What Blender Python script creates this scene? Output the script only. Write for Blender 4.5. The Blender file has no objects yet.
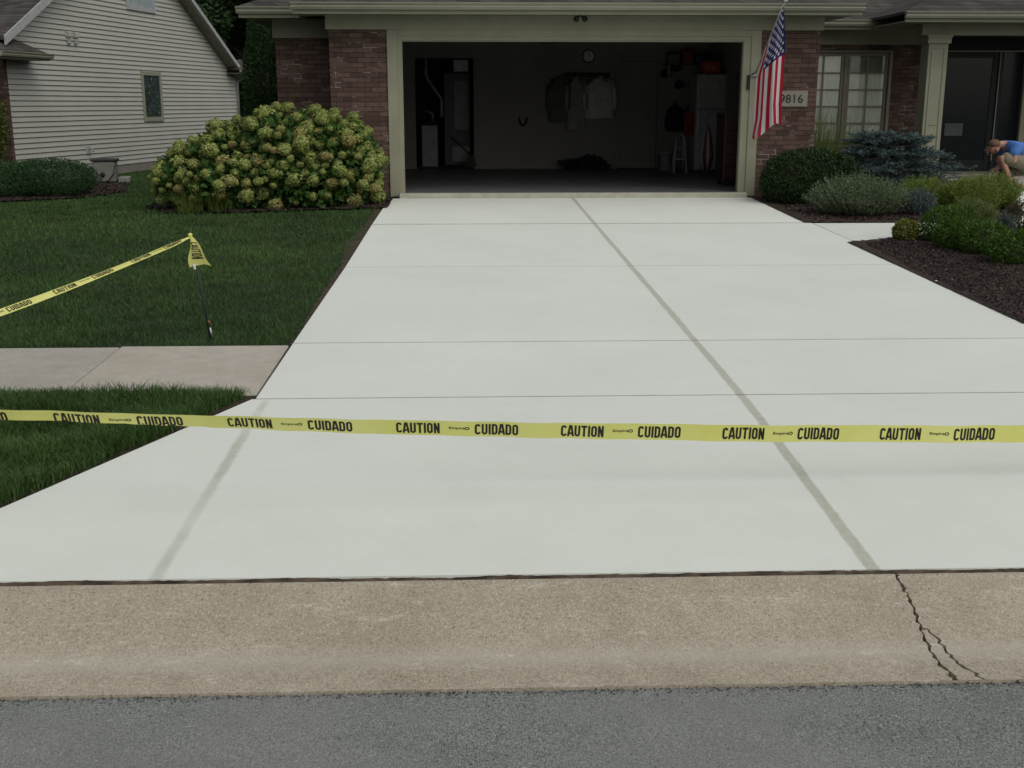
import bpy, bmesh, math, random
import numpy as np
from mathutils import Vector, Matrix, Euler
random.seed(7); rng = np.random.default_rng(11)
S = bpy.context.scene; COL = S.collection; R = math.radians; PI = math.pi

# ---------------------------------------------------------------- camera, sky, sun, exposure
cam_d = bpy.data.cameras.new('camera'); cam = bpy.data.objects.new('camera', cam_d); COL.objects.link(cam); S.camera = cam
cam.location = (-1.4715, -16.9697, 1.2715)
cam.rotation_euler = Euler((R(90 - 13.731), 0, R(-2.009)), 'XYZ')
cam_d.sensor_width = 36; cam_d.lens = 36 * 1150 / 1024; cam_d.clip_start = .05; cam_d.clip_end = 1500
SUN_EL, SUN_AZ = 52, 138
w = bpy.data.worlds.new('World'); S.world = w; w.use_nodes = True
nt = w.node_tree; bg = nt.nodes['Background']; sky = nt.nodes.new('ShaderNodeTexSky'); sky.sky_type = 'NISHITA'
sky.sun_disc = False; sky.sun_elevation = R(SUN_EL); sky.sun_rotation = R(SUN_AZ); sky.air_density = 1.0; sky.dust_density = 5.0; sky.ozone_density = 1.0
hs = nt.nodes.new('ShaderNodeHueSaturation'); hs.inputs['Saturation'].default_value = .45      # overcast: a greyed sky
nt.links.new(sky.outputs[0], hs.inputs['Color']); nt.links.new(hs.outputs[0], bg.inputs[0]); bg.inputs[1].default_value = .10
sun_d = bpy.data.lights.new('sun', 'SUN'); sun = bpy.data.objects.new('sun', sun_d); COL.objects.link(sun)
sun_d.energy = .9; sun_d.angle = R(115); sun_d.color = (1, .95, .86)
sun.rotation_euler = Euler((R(90 - SUN_EL), 0, R(180 - SUN_AZ)), 'XYZ')
S.view_settings.view_transform = 'Standard'; S.view_settings.look = 'None'; S.view_settings.gamma = 1
S.view_settings.exposure = 0.0; S.view_settings.use_curve_mapping = False
S.cycles.max_bounces = 6; S.cycles.transparent_max_bounces = 8

# ---------------------------------------------------------------- materials
def lin(h):
    h = h.lstrip('#'); v = [int(h[i:i+2], 16) / 255 for i in (0, 2, 4)]
    return tuple((c/12.92 if c <= .04045 else ((c+.055)/1.055)**2.4) for c in v) + (1,)
def col(c): return c if isinstance(c, tuple) and len(c) == 4 else (tuple(c) + (1,) if isinstance(c, tuple) else lin(c))
class NT:
    def __init__(s, name, rough=.8, spec=.3, metal=0):
        s.m = bpy.data.materials.new(name); s.m.use_nodes = True; s.t = s.m.node_tree; s.b = s.t.nodes['Principled BSDF']
        s.b.inputs['Roughness'].default_value = rough; s.b.inputs['Specular IOR Level'].default_value = spec; s.b.inputs['Metallic'].default_value = metal
        s.tc = s.t.nodes.new('ShaderNodeTexCoord'); s.co = s.tc.outputs['Object']
    def n(s, typ, **kw):
        nd = s.t.nodes.new('ShaderNode' + typ)
        for k, v in kw.items():
            if hasattr(nd, k): setattr(nd, k, v)
            else: nd.inputs[k.replace('_', ' ')].default_value = v
        return nd
    def l(s, a, b): s.t.links.new(a, b)
    def noise(s, scale, detail=4, rough=.55, vec=None, stretch=None):
        nd = s.n('TexNoise'); nd.inputs['Scale'].default_value = scale; nd.inputs['Detail'].default_value = detail; nd.inputs['Roughness'].default_value = rough
        v = vec or s.co
        if stretch:
            mp = s.n('Mapping'); mp.inputs['Scale'].default_value = stretch; s.l(v, mp.inputs[0]); v = mp.outputs[0]
        s.l(v, nd.inputs['Vector']); return nd.outputs['Fac']
    def ramp(s, fac, stops, interp='LINEAR'):
        r = s.n('ValToRGB'); r.color_ramp.interpolation = interp; e = r.color_ramp.elements
        while len(e) < len(stops): e.new(.5)
        for i, (p, c) in enumerate(stops): e[i].position = p; e[i].color = col(c) if not isinstance(c, (int, float)) else (c, c, c, 1)
        s.l(fac, r.inputs[0]); return r.outputs[0]
    def mix(s, fac, a, b, mode='MIX'):
        m = s.n('MixRGB', blend_type=mode)
        for i, v in ((0, fac), (1, a), (2, b)):
            if isinstance(v, (int, float)): m.inputs[i].default_value = v if i == 0 else (v, v, v, 1)
            elif isinstance(v, (tuple, str)): m.inputs[i].default_value = col(v)
            else: s.l(v, m.inputs[i])
        return m.outputs[0]
    def math(s, op, a, b=0):
        m = s.n('Math', operation=op)
        for i, v in ((0, a), (1, b)):
            if isinstance(v, (int, float)): m.inputs[i].default_value = v
            else: s.l(v, m.inputs[i])
        return m.outputs[0]
    def base(s, c):
        if isinstance(c, (tuple, str)): s.b.inputs['Base Color'].default_value = col(c)
        else: s.l(c, s.b.inputs['Base Color'])
        return s
    def bump(s, h, strength=.3, dist=.01):
        b = s.n('Bump'); b.inputs['Strength'].default_value = strength; b.inputs['Distance'].default_value = dist
        s.l(h, b.inputs['Height']); s.l(b.outputs[0], s.b.inputs['Normal']); return s
    def xyz(s):
        x = s.n('SeparateXYZ'); s.l(s.co, x.inputs[0]); return x.outputs
def noisy(name, a, b, scale=6, rough=.8, bump=0, spec=.3, metal=0, detail=5, fine=0):
    t = NT(name, rough, spec, metal); f = t.noise(scale, detail)
    c = t.ramp(f, [(.35, a), (.65, b)])
    if fine:
        g = t.noise(fine, 3, .7); c = t.mix(.35, c, t.ramp(g, [(.3, .25), (.7, .8)]), 'OVERLAY')
        if bump: t.bump(g, bump, .004)
    elif bump: t.bump(f, bump, .004)
    return t.base(c).m
def plain(name, c, rough=.6, spec=.3, metal=0):
    c0 = col(c); c1 = tuple(min(1, v * 1.12) for v in c0[:3]) + (1,); c2 = tuple(v * .86 for v in c0[:3]) + (1,)
    return noisy(name, c2, c1, 9, rough, 0, spec, metal, 4)
M = {}
# new concrete driveway: broomed, with the tan sealed strips along the long joints
t = NT('new_concrete', .85, .2); X, Y, Z = t.xyz()
big = t.noise(.9, 4); mid = t.noise(5, 5, .6); brm = t.noise(14, 3, .6, stretch=(.35, 9, 1)); fin = t.noise(160, 2)
c = t.ramp(big, [(.3, (.625, .668, .610)), (.7, (.68, .718, .656))])
c = t.mix(.22, c, t.ramp(mid, [(.3, .43), (.7, .56)]), 'OVERLAY')
c = t.mix(.22, c, t.ramp(brm, [(.3, .42), (.7, .57)]), 'OVERLAY')
c = t.mix(.18, c, t.ramp(fin, [(.3, .25), (.7, .75)]), 'OVERLAY')
wn = t.n('TexWhiteNoise', noise_dimensions='1D'); t.l(t.math('FLOOR', t.math('DIVIDE', t.math('ADD', Y, 2.97), 3.1)), wn.inputs['W'])
c = t.mix(.5, c, t.ramp(wn.outputs['Value'], [(0, .93), (1, 1.0)]), 'MULTIPLY')
blot = t.ramp(t.noise(2.6, 6, .7), [(.60, 0.0), (.74, .16)]); c = t.mix(blot, c, (.46, .47, .41, 1))
wob = t.math('MULTIPLY', t.math('SUBTRACT', t.noise(2.2, 3), .5), .016)
edge = t.math('MULTIPLY', t.math('SUBTRACT', t.noise(16, 4), .5), .016)
slope = t.math('MULTIPLY', t.math('ADD', Y, 0), -.0075)             # the joint wanders a few cm over its length
cx = t.math('MINIMUM', slope, .075)
far_in = t.math('MULTIPLY', t.math('MAXIMUM', t.math('SUBTRACT', t.math('MULTIPLY', Y, -1), 11), 0), -.022)
d = t.math('ABSOLUTE', t.math('ADD', t.math('SUBTRACT', t.math('SUBTRACT', X, cx), far_in), wob))
d = t.math('ADD', d, edge)
wid = t.math('ADD', .012, t.math('MULTIPLY', t.noise(.8, 2), .014))
mask = t.math('MULTIPLY', t.math('LESS_THAN', t.math('SUBTRACT', d, wid), 0), .5)
soft = t.ramp(t.math('SUBTRACT', d, wid), [(0, 1.0), (.012, 0.0)])
strip = t.ramp(t.noise(26, 4), [(.3, (.37, .39, .325)), (.7, (.45, .47, .40))])
c = t.mix(t.math('MULTIPLY', soft, .92), c, strip)
d2 = t.math('ADD', t.math('ABSOLUTE', t.math('ADD', t.math('ADD', X, 2.65), wob)), edge)
s2 = t.ramp(t.math('SUBTRACT', d2, t.math('MULTIPLY', wid, .7)), [(0, 1.0), (.02, 0.0)])
on = t.math('MULTIPLY', t.math('LESS_THAN', Y, -10.6), t.ramp(t.noise(1.7, 3), [(.38, .15), (.62, .75)]))
c = t.mix(t.math('MULTIPLY', s2, on), c, strip)
M['drive'] = t.base(c).bump(t.mix(.5, brm, fin), .25, .003).m
def concrete(name, a, b, speck, rough=.9, sp=110, amt=.35, grain=.25):
    t = NT(name, rough, .2); c = t.ramp(t.noise(1.6, 6, .65), [(.3, a), (.7, b)])
    c = t.mix(.35, c, t.ramp(t.noise(9, 5, .7), [(.3, .38), (.7, .6)]), 'OVERLAY')
    v = t.n('TexVoronoi'); v.inputs['Scale'].default_value = sp; t.l(t.co, v.inputs['Vector'])
    sv = t.n('SeparateColor'); t.l(v.outputs['Color'], sv.inputs[0])
    m = t.math('MULTIPLY', t.math('LESS_THAN', v.outputs['Distance'], .42), amt)
    c = t.mix(m, c, t.ramp(sv.outputs[0], speck))
    g1 = t.noise(sp * 1.5, 5, .85, stretch=(1, .42, 1)); c = t.mix(grain, c, t.ramp(g1, [(.30, .0), (.5, .5), (.70, 1.0)]), 'OVERLAY')
    pv = t.n('TexVoronoi'); pv.inputs['Scale'].default_value = sp * .38; t.l(t.co, pv.inputs['Vector']); pc = t.n('SeparateColor'); t.l(pv.outputs['Color'], pc.inputs[0])
    pm = t.math('MULTIPLY', t.math('LESS_THAN', pv.outputs['Distance'], .22), t.math('LESS_THAN', pc.outputs[1], .30)); c = t.mix(t.math('MULTIPLY', pm, grain), c, tuple(v * .42 for v in a) + (1,))
    t.base(c).bump(t.noise(sp * 1.3, 3, .7), .5, .004); return t
SP = [(0, (.16, .14, .11)), (.35, (.30, .26, .21)), (.7, (.40, .37, .31)), (1, (.62, .60, .54))]
t = concrete('curb_concrete', (.295, .262, .195), (.40, .362, .282), SP, grain=.5); X, Y, Z = t.xyz()
# pale gutter wear along the flow line and scrape marks
g = t.math('ABSOLUTE', t.math('ADD', t.math('ADD', Y, 13.47), t.math('MULTIPLY', t.math('SUBTRACT', t.noise(3, 3), .5), .05)))
gm = t.ramp(g, [(0, .5), (.1, 0.0)])
prev = t.b.inputs['Base Color'].links[0].from_socket
c = t.mix(gm, prev, (.43, .41, .355, 1))
scr = t.noise(5, 6, .8, stretch=(.7, 2.6, 1)); sm = t.ramp(scr, [(.56, 0.0), (.67, .65)])
c = t.mix(t.math('MULTIPLY', sm, t.ramp(t.noise(60, 3), [(.4, 0.0), (.6, 1.0)])), c, (.62, .59, .52, 1))
tb = t.ramp(t.math('ADD', t.math('MULTIPLY', Y, -1), -12.9), [(0, .45), (.09, 0.0)])
c = t.mix(tb, c, (.20, .19, .16, 1))
M['curb'] = t.base(c).m
M['walkold'] = concrete('old_sidewalk_concrete', (.36, .335, .28), (.45, .425, .37), SP, sp=140, amt=.12).m
M['walkgrey'] = concrete('grey_sidewalk_concrete', (.335, .325, .28), (.41, .395, .35), SP, sp=140, amt=.12).m
M['walknew'] = noisy('new_walk_concrete', (.55, .59, .54), (.62, .66, .61), 2, .85, .2, .2, fine=120)
ASP = [(0, (.05, .06, .06)), (.45, (.10, .115, .115)), (.75, (.21, .23, .225)), (1, (.36, .38, .37))]
t = concrete('asphalt', (.145, .158, .146), (.20, .214, .20), ASP, .85, 140, .6, 1.0)
prev = t.b.inputs['Base Color'].links[0].from_socket
st = t.ramp(t.noise(1.15, 4, .5), [(.42, 0.0), (.60, .38)])
M['asphalt'] = t.base(t.mix(st, prev, (.22, .225, .21, 1))).m
M['dirt'] = noisy('dark_gap_dirt', (.02, .017, .012), (.05, .042, .03), 30, .95, .5)
M['fibre'] = noisy('expansion_joint_fibre', (.022, .017, .012), (.10, .078, .055), 14, .95, .6)
M['soil'] = noisy('lawn_soil', (.012, .02, .008), (.028, .04, .016), 3, .95, .4, fine=60)
M['mulchbase'] = noisy('mulch_bed', (.018, .012, .010), (.05, .034, .028), 25, .95, .8, fine=90)
M['edge'] = noisy('bare_soil_edge', (.03, .024, .017), (.06, .046, .032), 9, .95, .6, fine=80)

def brick(name, a, b, mortar, bw=.205, rh=.0677, ms=.0045):
    t = NT(name, .9, .15); X, Y, Z = t.xyz(); cb = t.n('CombineXYZ'); t.l(t.math('ADD', X, Y), cb.inputs[0]); t.l(Z, cb.inputs[1])
    br = t.n('TexBrick'); br.inputs['Scale'].default_value = 1; br.inputs['Brick Width'].default_value = bw; br.inputs['Row Height'].default_value = rh
    br.inputs['Mortar Size'].default_value = ms; br.inputs['Mortar Smooth'].default_value = .2; br.inputs['Bias'].default_value = 0
    br.inputs['Color1'].default_value = col(a); br.inputs['Color2'].default_value = col(b); br.inputs['Mortar'].default_value = col(mortar)
    t.l(cb.outputs[0], br.inputs['Vector'])
    c = t.mix(.55, br.outputs['Color'], t.ramp(t.noise(7, 5, .7), [(.3, .28), (.7, .62)]), 'OVERLAY')
    # efflorescence: chalky stains on some mortar joints
    e = t.math('MULTIPLY', br.outputs['Fac'], t.ramp(t.noise(2.3, 3, .6), [(.55, 0.0), (.62, .8)]))
    c = t.mix(e, c, (.42, .39, .36, 1))
    t.base(c).bump(t.math('SUBTRACT', 1, br.outputs['Fac']), .8, .006); return t.m
M['brick'] = brick('red_brick', (.070, .044, .035), (.135, .088, .072), (.036, .031, .027))
M['shingle'] = None
t = NT('roof_shingle', .95, .1); X, Y, Z = t.xyz(); cb = t.n('CombineXYZ'); t.l(t.math('ADD', X, Y), cb.inputs[0]); t.l(t.math('MULTIPLY', Z, 2.2), cb.inputs[1])
br = t.n('TexBrick'); br.inputs['Scale'].default_value = 1; br.inputs['Brick Width'].default_value = .3; br.inputs['Row Height'].default_value = .14; br.inputs['Mortar Size'].default_value = .008
br.inputs['Color1'].default_value = (.046, .042, .040, 1); br.inputs['Color2'].default_value = (.085, .078, .073, 1); br.inputs['Mortar'].default_value = (.02, .018, .017, 1); t.l(cb.outputs[0], br.inputs['Vector'])
M['shingle'] = t.base(t.mix(.4, br.outputs['Color'], t.ramp(t.noise(60, 3), [(.3, .3), (.7, .7)]), 'OVERLAY')).bump(t.math('SUBTRACT', 1, br.outputs['Fac']), .6, .01).m
M['trim'] = noisy('olive_beige_trim', (.232, .232, .165), (.262, .262, .19), 3, .55, .1, .35)
M['trimdark'] = noisy('taupe_window_trim', (.17, .16, .125), (.21, .20, .155), 3, .55)
M['gutter'] = noisy('beige_gutter', (.22, .228, .168), (.26, .265, .20), 2, .4, 0, .5)
M['siding'] = noisy('vinyl_siding', (.365, .37, .33), (.39, .395, .355), 1.5, .55, 0, .3)
M['white'] = plain('white_paint', (.62, .63, .60), .5)
M['greywhite'] = plain('grey_rake_board', (.33, .345, .345), .5)
M['foundation'] = noisy('foundation_concrete', (.16, .155, .13), (.22, .21, .18), 5, .9, .4)
M['black'] = plain('black_plastic', (.015, .015, .016), .45)
M['darkdoor'] = plain('black_green_door', (.010, .014, .016), .4, .2)
M['metal'] = plain('grey_metal', (.35, .36, .36), .35, .5, .8)
M['darkmetal'] = plain('dark_green_steel_rod', (.02, .035, .028), .45, .5, .3)
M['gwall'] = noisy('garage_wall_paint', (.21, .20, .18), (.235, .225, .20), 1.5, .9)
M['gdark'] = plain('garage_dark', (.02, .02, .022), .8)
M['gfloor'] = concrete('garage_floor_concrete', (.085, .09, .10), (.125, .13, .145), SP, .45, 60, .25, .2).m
M['lip'] = noisy('concrete_lip', (.34, .34, .27), (.42, .42, .34), 6, .85, .3, fine=90)
M['glassleaded'] = None
def glass(name, tint=(.5, .55, .55), amt=.75):
    t = NT(name, .04, .6); tr = t.n('BsdfTransparent'); tr.inputs[0].default_value = tint + (1,); gl = t.n('BsdfGlossy'); gl.inputs['Roughness'].default_value = .03; gl.inputs[0].default_value = (.8, .8, .8, 1)
    fr = t.n('Fresnel'); fr.inputs[0].default_value = 1.5; mx = t.n('MixShader'); t.l(fr.outputs[0], mx.inputs[0]); t.l(tr.outputs[0], mx.inputs[1]); t.l(gl.outputs[0], mx.inputs[2])
    t.l(mx.outputs[0], t.t.nodes['Material Output'].inputs[0]); return t.m
M['glass'] = glass('window_glass', (.97, .98, .97)); M['glassdark'] = plain('dark_glass', (.008, .012, .014), .12, .25)
M['curtain'] = noisy('sheer_curtain', (.78, .82, .70), (.85, .88, .78), 5, .9)
def leafmat(name, lo, hi, rough=.6, trans=.25, mid=None, spec=.25, big=0, worn=None):
    t = NT(name, rough, spec); a = t.n('Attribute'); a.attribute_name = 'rnd'
    c = t.ramp(a.outputs['Fac'], [(0, lo), (.5, mid or tuple((x + y) / 2 for x, y in zip(lo, hi))), (1, hi)])
    if big: c = t.mix(.8, c, t.ramp(t.noise(big, 3), [(.35, .33), (.65, .62)]), 'OVERLAY')
    if worn: c = t.mix(t.ramp(t.noise(worn[0], 4), [(worn[1], 0.0), (worn[1] + .1, .7)]), c, worn[2])
    t.base(c); tr = t.n('BsdfTranslucent'); t.l(c, tr.inputs[0]); mx = t.n('MixShader'); mx.inputs[0].default_value = trans
    t.l(t.b.outputs[0], mx.inputs[1]); t.l(tr.outputs[0], mx.inputs[2]); t.l(mx.outputs[0], t.t.nodes['Material Output'].inputs[0]); return t.m
M['grass'] = leafmat('lawn_grass', (.024, .066, .014), (.095, .165, .038), .55, .3, (.048, .108, .022), .3, 1.3, (3.1, .66, (.10, .085, .045, 1)))
M['bark'] = noisy('bark', (.05, .04, .03), (.10, .08, .06), 20, .95, .6)
M['stem'] = noisy('green_brown_stem', (.04, .05, .02), (.08, .075, .035), 20, .9)
M['chips'] = leafmat('mulch_chips', (.012, .009, .008), (.14, .115, .10), .95, 0, (.030, .023, .021), .1)

# ---------------------------------------------------------------- mesh helpers
class MB:
    def __init__(s): s.v = []; s.f = []; s.m = []
    def add(s, vs, fs, mi=0):
        b = len(s.v); s.v += [tuple(v) for v in vs]; s.f += [tuple(b + i for i in f) for f in fs]; s.m += [mi] * len(fs); return s
    def box(s, x0, x1, y0, y1, z0, z1, mi=0):
        return s.add([(x0,y0,z0),(x1,y0,z0),(x1,y1,z0),(x0,y1,z0),(x0,y0,z1),(x1,y0,z1),(x1,y1,z1),(x0,y1,z1)],
                     [(0,3,2,1),(4,5,6,7),(0,1,5,4),(1,2,6,5),(2,3,7,6),(3,0,4,7)], mi)
    def prism(s, poly, axis, a, b, mi=0):
        n = len(poly)
        def p(q, h): return {'x': (h, q[0], q[1]), 'y': (q[0], h, q[1]), 'z': (q[0], q[1], h)}[axis]
        vs = [p(q, a) for q in poly] + [p(q, b) for q in poly]
        return s.add(vs, [tuple(range(n))[::-1], tuple(range(n, 2*n))] + [(i, (i+1) % n, n + (i+1) % n, n + i) for i in range(n)], mi)
    def tube(s, path, r, n=8, mi=0, cap=True):
        P = [Vector(p) for p in path]; rs = r if isinstance(r, (list, tuple)) else [r] * len(P); rings = []
        for i, p in enumerate(P):
            tdir = (P[min(i+1, len(P)-1)] - P[max(i-1, 0)]).normalized(); u = tdir.cross(Vector((0, 0, 1)) if abs(tdir.z) < .95 else Vector((1, 0, 0))).normalized(); v = tdir.cross(u)
            rings.append([p + (u * math.cos(2*PI*k/n) + v * math.sin(2*PI*k/n)) * rs[i] for k in range(n)])
        fs = [(i*n + k, i*n + (k+1) % n, (i+1)*n + (k+1) % n, (i+1)*n + k) for i in range(len(P)-1) for k in range(n)]
        if cap: fs += [tuple(range(n))[::-1], tuple((len(P)-1)*n + k for k in range(n))]
        return s.add([q for r_ in rings for q in r_], fs, mi)
    def lathe(s, prof, c=(0,0,0), n=20, mi=0, axis='z', sx=1, sy=1):
        vs = []
        for r, h in prof:
            for k in range(n):
                a = 2*PI*k/n; x, y = r*math.cos(a)*sx, r*math.sin(a)*sy
                q = (x, y, h) if axis == 'z' else (x, h, y) if axis == 'y' else (h, x, y); vs.append((q[0]+c[0], q[1]+c[1], q[2]+c[2]))
        m = len(prof)
        return s.add(vs, [(i*n+k, i*n+(k+1) % n, (i+1)*n+(k+1) % n, (i+1)*n+k) for i in range(m-1) for k in range(n)] + [tuple(range(n))[::-1], tuple((m-1)*n+k for k in range(n))], mi)
    def ball(s, c, r, n=14, mi=0, sc=(1,1,1)):
        prof = [(max(r*math.sin(PI*i/8), .0008), -r*math.cos(PI*i/8)) for i in range(9)]
        b = MB().lathe(prof, n=n); return s.add([(v[0]*sc[0]+c[0], v[1]*sc[1]+c[1], v[2]*sc[2]+c[2]) for v in b.v], b.f, mi)
    def build(s, name, mats, parent=None, smooth=False, bevel=0, solid=0):
        me = bpy.data.meshes.new(name); me.from_pydata(s.v, [], s.f)
        for m in (mats if isinstance(mats, (list, tuple)) else [mats]): me.materials.append(m)
        if len(me.materials) > 1: me.polygons.foreach_set('material_index', s.m)
        bm = bmesh.new(); bm.from_mesh(me); bmesh.ops.recalc_face_normals(bm, faces=bm.faces); bm.to_mesh(me); bm.free()
        if smooth: me.polygons.foreach_set('use_smooth', [True] * len(me.polygons))
        o = bpy.data.objects.new(name, me); COL.objects.link(o)
        if parent: o.parent = parent
        if solid: md = o.modifiers.new('solid', 'SOLIDIFY'); md.thickness = solid; md.offset = 0
        if bevel: md = o.modifiers.new('bevel', 'BEVEL'); md.width = bevel; md.segments = 2; md.limit_method = 'ANGLE'
        return o
def tag(o, label=None, cat=None, group=None, kind=None):
    for k, v in (('label', label), ('category', cat), ('group', group), ('kind', kind)):
        if v: o[k] = v
    return o
def thing(name, label, cat, loc=(0,0,0), rz=0, group=None):
    o = bpy.data.objects.new(name, None); COL.objects.link(o); o.location = loc; o.rotation_euler = (0, 0, rz); o.empty_display_size = .1
    return tag(o, label, cat, group)
def npmesh(name, V, F, mat, parent=None, rnd=None, smooth=False):
    """V (n,3) float, F (m,k) int, rnd per vertex"""
    V = np.asarray(V, np.float32); F = np.asarray(F, np.int32); k = F.shape[1]
    me = bpy.data.meshes.new(name); me.vertices.add(len(V)); me.vertices.foreach_set('co', V.ravel())
    me.loops.add(F.size); me.loops.foreach_set('vertex_index', F.ravel()); me.polygons.add(len(F))
    me.polygons.foreach_set('loop_start', np.arange(0, F.size, k, dtype=np.int32)); me.polygons.foreach_set('loop_total', np.full(len(F), k, np.int32))
    me.update(calc_edges=True)
    if rnd is not None:
        a = me.attributes.new('rnd', 'FLOAT', 'POINT'); a.data.foreach_set('value', np.asarray(rnd, np.float32))
    me.materials.append(mat)
    if smooth: me.polygons.foreach_set('use_smooth', np.ones(len(F), bool))
    o = bpy.data.objects.new(name, me); COL.objects.link(o)
    if parent: o.parent = parent
    return o
def unit(a): return a / np.maximum(np.linalg.norm(a, axis=-1, keepdims=True), 1e-9)
def leaf_verts(P, A, N, L, W, cup=.18):
    """rhombic leaves: P base points, A axis, N rough normal"""
    A = unit(A); B = unit(np.cross(A, N)); N2 = np.cross(B, A); L = np.asarray(L)[:, None]; W = np.asarray(W)[:, None]
    v = np.stack([P, P + A*L*.45 + B*W*.5 + N2*L*cup*.4, P + A*L, P + A*L*.45 - B*W*.5 + N2*L*cup*.4], 1)
    return v.reshape(-1, 3), np.arange(len(P)*4).reshape(-1, 4)
def sphere_dirs(n): return unit(rng.normal(size=(n, 3)))
def cloud(ells, n, lumps=.18, shell=.35, nl=40):
    """points in the outer shell of several lumpy ellipsoids; returns points and outward normals"""
    P = []; N = []; w_ = np.array([(e[3]*e[4]*e[5])**(2/3) for e in ells]); w_ /= w_.sum()
    for e, f in zip(ells, w_):
        m = int(n*f) + 1; d = sphere_dirs(m); c = sphere_dirs(nl); amp = rng.uniform(-.6, 1, nl)
        dots = np.clip(d @ c.T, 0, 1)**14; b = 1 + lumps * (dots * amp).max(1) - lumps*.3*(dots*rng.uniform(0, 1, nl)).max(1)
        r = b * (1 - shell * rng.random(m)**1.6)
        sc = np.array(e[3:6]); P.append(np.array(e[:3]) + d*sc*r[:, None]); N.append(unit(d/sc))
    return np.concatenate(P), np.concatenate(N)
def foliage(name, ells, n, L, W, mat, parent=None, up=.3, lumps=.18, shell=.35, zmin=None, spread=.7, cup=.18, inside=True):
    P, N = cloud(ells, n, lumps, shell)
    if inside:                                    # drop leaves buried deep in another ellipsoid
        keep = np.ones(len(P), bool)
        for e in ells: keep &= (((P - np.array(e[:3]))/np.array(e[3:6]))**2).sum(1) > .42
        P, N = P[keep], N[keep]
    if zmin is not None: k = P[:, 2] > zmin; P, N = P[k], N[k]
    m = len(P); A = unit(N + rng.normal(size=(m, 3))*spread + np.array([0, 0, up])); Nn = unit(N + rng.normal(size=(m, 3))*.5 + np.array([0, 0, .6]))
    v, f = leaf_verts(P, A, Nn, L*rng.uniform(.6, 1.25, m), W*rng.uniform(.7, 1.2, m), cup)
    return npmesh(name, v, f, mat, parent, np.repeat(np.clip(rng.normal(.5, .22, m), 0, 1), 4))
def ss(t): t = np.clip(t, 0, 1); return t*t*(3 - 2*t)
SL = .02852
def gz(x, y):
    x = np.asarray(x, float); y = np.asarray(y, float)
    return -.07 + SL*np.minimum(y + .12, 0) - .2*ss((-x - 2.9)/4.5)*ss((y + 5)/8)
def dz(y): return -.07 + SL*min(y + .12, 0)          # top of the driveway
def inpoly(x, y, poly):
    r = np.zeros(len(x), bool); n = len(poly)
    for i in range(n):
        (x1, y1), (x2, y2) = poly[i], poly[(i+1) % n]
        if y1 == y2: continue
        c = ((y1 > y) != (y2 > y)) & (x < (x2-x1)*(y-y1)/(y2-y1) + x1); r ^= c
    return r
def sheet(name, poly, step, zoff, mat, mound=0):
    xs = [p[0] for p in poly]; ys = [p[1] for p in poly]; gx = np.arange(min(xs), max(xs)+step, step); gy = np.arange(min(ys), max(ys)+step, step)
    nx, ny = len(gx), len(gy); XX, YY = np.meshgrid(gx, gy); x = XX.ravel(); y = YY.ravel()
    z = gz(x, y) + zoff + mound*(np.sin(x*3.1)*np.sin(y*2.3 + 1)*.4 + .3) + rng.normal(0, .004, len(x))*(mound > 0)
    F = np.array([(j*nx+i, j*nx+i+1, (j+1)*nx+i+1, (j+1)*nx+i) for j in range(ny-1) for i in range(nx-1)])
    cx_ = x[F].mean(1); cy_ = y[F].mean(1); F = F[inpoly(cx_ + rng.uniform(-.3, .3, len(cx_))*step, cy_, poly)]
    return npmesh(name, np.c_[x, y, z], F, mat, smooth=True)

# ---------------------------------------------------------------- ground, driveway, sidewalk, curb, street
gx = np.unique(np.r_[-400, -150, -60, np.arange(-24, 24.1, .6), 60, 150, 400]); gy = np.unique(np.r_[-400, -120, -40, -20, -13.0, -12.96, np.arange(-12.8, 20, .6), 30, 60, 150, 500])
XX, YY = np.meshgrid(gx, gy); x = XX.ravel(); y = YY.ravel(); z = gz(x, np.maximum(y, -14)) - .025; z[y < -12.97] = -.62
nx = len(gx); F = np.array([(j*nx+i, j*nx+i+1, (j+1)*nx+i+1, (j+1)*nx+i) for j in range(len(gy)-1) for i in range(nx-1)])
tag(npmesh('ground', np.c_[x, y, z], F, M['soil']), kind='structure')
SX = [0, .0]
def slab(mb, xl0, xr0, y0, xl1, xr1, y1, top=0, th=.1, g=.009):
    y0 += g; y1 -= g; a = dz(y0) + top; b = dz(y1) + top
    mb.add([(xl0,y0,a-th),(xr0,y0,a-th),(xr1,y1,b-th),(xl1,y1,b-th),(xl0,y0,a),(xr0,y0,a),(xr1,y1,b),(xl1,y1,b)], [(0,3,2,1),(4,5,6,7),(0,1,5,4),(1,2,6,5),(2,3,7,6),(3,0,4,7)])
mb = MB()
slab(mb, -2.67, 2.68, -2.955, -2.65, 2.67, -.125); slab(mb, -2.67, 2.69, -6.07, -2.67, 2.68, -2.985); slab(mb, -2.70, 2.72, -9.19, -2.67, 2.69, -6.07)
slab(mb, -2.71, 2.73, -10.57, -2.70, 2.72, -9.19)
fl = [(-2.73, -10.57), (-3.0, -11.15), (-3.25, -11.69), (-3.5, -12.23), (-3.84, -12.965)]
n = len(fl); vs = []
for zz in (-.1, 0):
    for px, py in fl: vs.append((px, py - .008, dz(py) + zz))
    for px, py in fl[::-1]: vs.append((-px, py - .008, dz(py) + zz))
m2 = 2*n; mb.add(vs, [tuple(range(m2))[::-1], tuple(range(m2, 2*m2))] + [(i, (i+1) % m2, m2 + (i+1) % m2, m2 + i) for i in range(m2)])
tag(mb.build('driveway', M['drive']), kind='structure')
mb = MB()
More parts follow.
